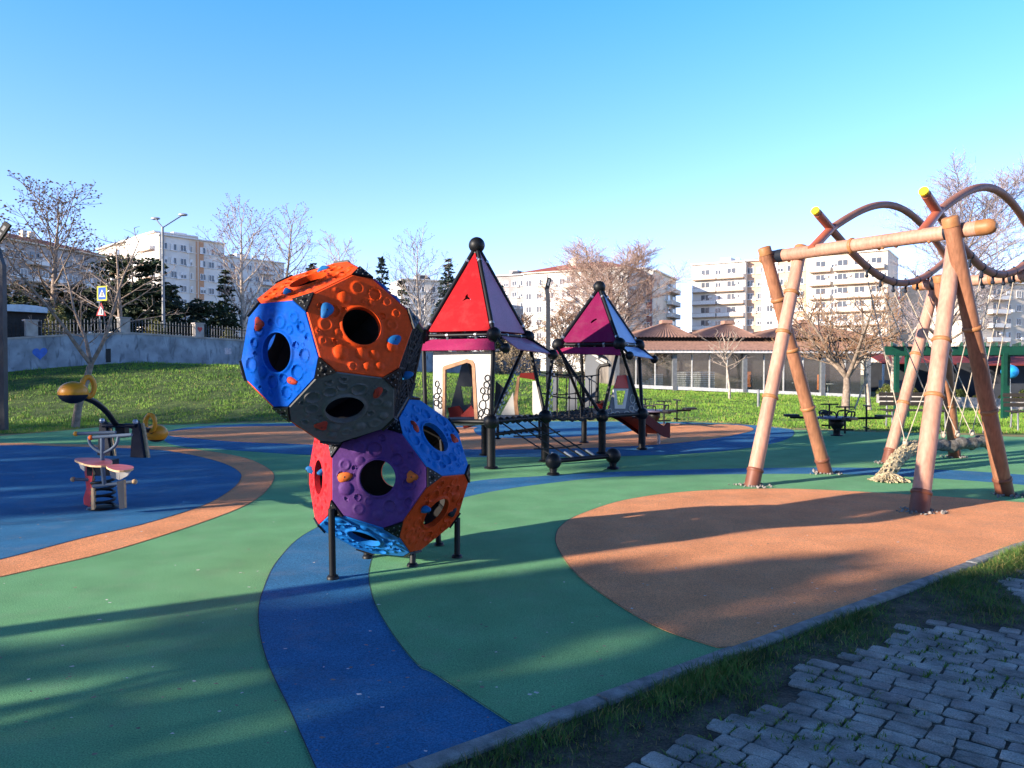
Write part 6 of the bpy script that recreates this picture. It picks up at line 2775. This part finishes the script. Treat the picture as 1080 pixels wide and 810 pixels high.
part(b, 'canopy', 'cyan_cloth', t)
for i, (px, y, wd_) in enumerate(((1015, 56, 5.5), (1062, 52, 5.0), (962, 60, 6.0))):
    g = on_land(px, y)
    t = empty('market_stall', g, 'open stall with a dark red awning beyond the pergola, %s' % ['behind the rear swing leg', 'behind the blue parasol', 'left of the rear swing legs'][i], 'stall', 'stalls beyond the pergola')
    b = MB()
    zt = top_z(372, y)
    b.plate([g + Vector((-wd_ / 2, -1.4, zt - g.z - .8)), g + Vector((wd_ / 2, -1.4, zt - g.z - .8)), g + Vector((wd_ / 2, 1.4, zt - g.z)), g + Vector((-wd_ / 2, 1.4, zt - g.z))], th=.08)
    part(b, 'awning', 'awning_red', t)
    for sx in (-1, 1):
        b = MB()
        b.bar(g + Vector((sx * wd_ * .48, -1.3, 0)), g + Vector((sx * wd_ * .48, -1.3, zt - g.z - .85)), .12, .12, up=(0, 1, 0))
        part(b, 'post', 'rail_white', t)
    b = MB()
    b.box(g + Vector((0, -.6, .5)), (wd_ * .9, .8, 1.0))
    part(b, 'counter', ['stucco_white', 'panel_dark', 'stucco_grey'][i], t)
    b = MB()
    b.box(g + Vector((0, 1.5, 1.2)), (wd_, .15, 2.4))
    part(b, 'back_wall', 'panel_dark', t)
# small grey bollard by the lawn edge
g = on_land(800, 31)
b = MB()
b.lathe([(.001, .72), (.05, .70), (.055, .62), (.055, 0)], g, 10)
o = b.build('bollard', 'lamp_grey', None, g)
tag(o, 'small grey bollard on the lawn left of the left swing legs', 'bollard')

# ------------------------------------------------------------------ what stands behind the photographer to the left and throws the long shadows, plus blocks added to cut skylight
b_ = UV(-62, -30)


def house(u0, u1, v0, v1, h, label):
    t = empty('apartment_block', UV((u0 + u1) / 2, (v0 + v1) / 2), label, 'building')
    b = MB()
    vs = [UV(u, v, z) for z in (-.5, h) for u, v in ((u0, v0), (u1, v0), (u1, v1), (u0, v1))]
    b.add(vs, [(0, 1, 5, 4), (1, 2, 6, 5), (2, 3, 7, 6), (3, 0, 4, 7), (4, 5, 6, 7)])
    part(b, 'wall', 'stucco_cream', t)
    an = math.atan2(SUN_TO.y, SUN_TO.x)
    for z in np.arange(1.8, h - 1, 3.0):
        for v in np.arange(v0 + 2, v1 - 1, 3.5):
            b = MB()
            b.box(UV(u1 + .03, float(v), float(z)), (.1, 1.4, 1.4), an)
            part(b, 'window', 'far_glass', t)
    b = MB()
    b.box(UV((u0 + u1) / 2, (v0 + v1) / 2, h + .15), (u1 - u0 + 1, v1 - v0 + 1, .3), an)
    part(b, 'roof', 'roof_tile', t)
    return t


house(-52, -40, -26, 3.3, 17.5, 'cream apartment block standing behind the photographer on the left')
TE = math.tan(SUN_EL)
house(-34, -18, -60, -34, 19, 'added cream block right behind the photographer, shielding the ground from skylight')  # unseen block, added to lower the sky fill on the ground
house(-30, 12, -46, -38, 17, 'long added block behind the photographer, shielding the ground from skylight')  # second unseen block added against the sky fill


def shade_conifer(u, v, w_, tip, seed, label, form='column', f0=.06):
    """conifer whose shadow tip falls at tip metres along the sun's track"""
    p = UV(u, v, -.03)
    conifer(p, (tip - u) * TE, w_, label, seed, 'needle', form, 'conifers left of the photographer', 1.5, f0)


for i, (u, v, w_, tip, f0) in enumerate(((-22, 3.25, 1.15, 5.8, .06), (-24, 4.6, 1.0, 4.4, .06), (-20, 4.0, 1.2, 5.0, .84), (-30, 9.7, 1.5, 5.0, .06), (-33, 10.8, 1.1, 8.5, .06), (-29, 12.1, 1.5, 13, .06), (-31, 13.4, 1.0, 14, .06), (-30, 8.75, 1.5, 16.5, .79), (-33, 9.75, .9, 16, .83),
                                           (-35, 14.1, 1.4, 10, .06), (-31, 15.6, 1.3, 12, .06), (-28, 17.2, 1.2, 8, .06), (-33, 18.9, 1.1, 10, .06), (-28, 32.3, 3.0, 4, .06), (-30, 35, 3.2, 11, .06), (-27, 38, 3.0, 12, .06), (-31, 41, 3.2, 14, .06), (-28, 44, 3.0, 17, .06))):
    shade_conifer(u, v, w_, tip, 80 + i, 'dark column shaped conifer outside the frame, left of the photographer', f0=f0)
led_lamp(tuple(UV(-9, 5.2, -.03)), 5.0, 'kinked lamp post standing left of the photographer', .14)
for i, (u, v, h, w_) in enumerate(((-10, 4.0, 3.1, 1.1), (-26, 13.2, 9, 3), (-26, 16.4, 10, 4), (-27, 20.5, 12, 5), (-30, 23, 13, 6))):
    p = UV(u, v, -.03)
    bare_tree('bare_tree', p, h, w_, 'bare street tree outside the frame, left of the photographer', 61 + i, group='trees left of the photographer', form='poplar', r0=.13, base=.12, dens=1.3, twig_r=.016)
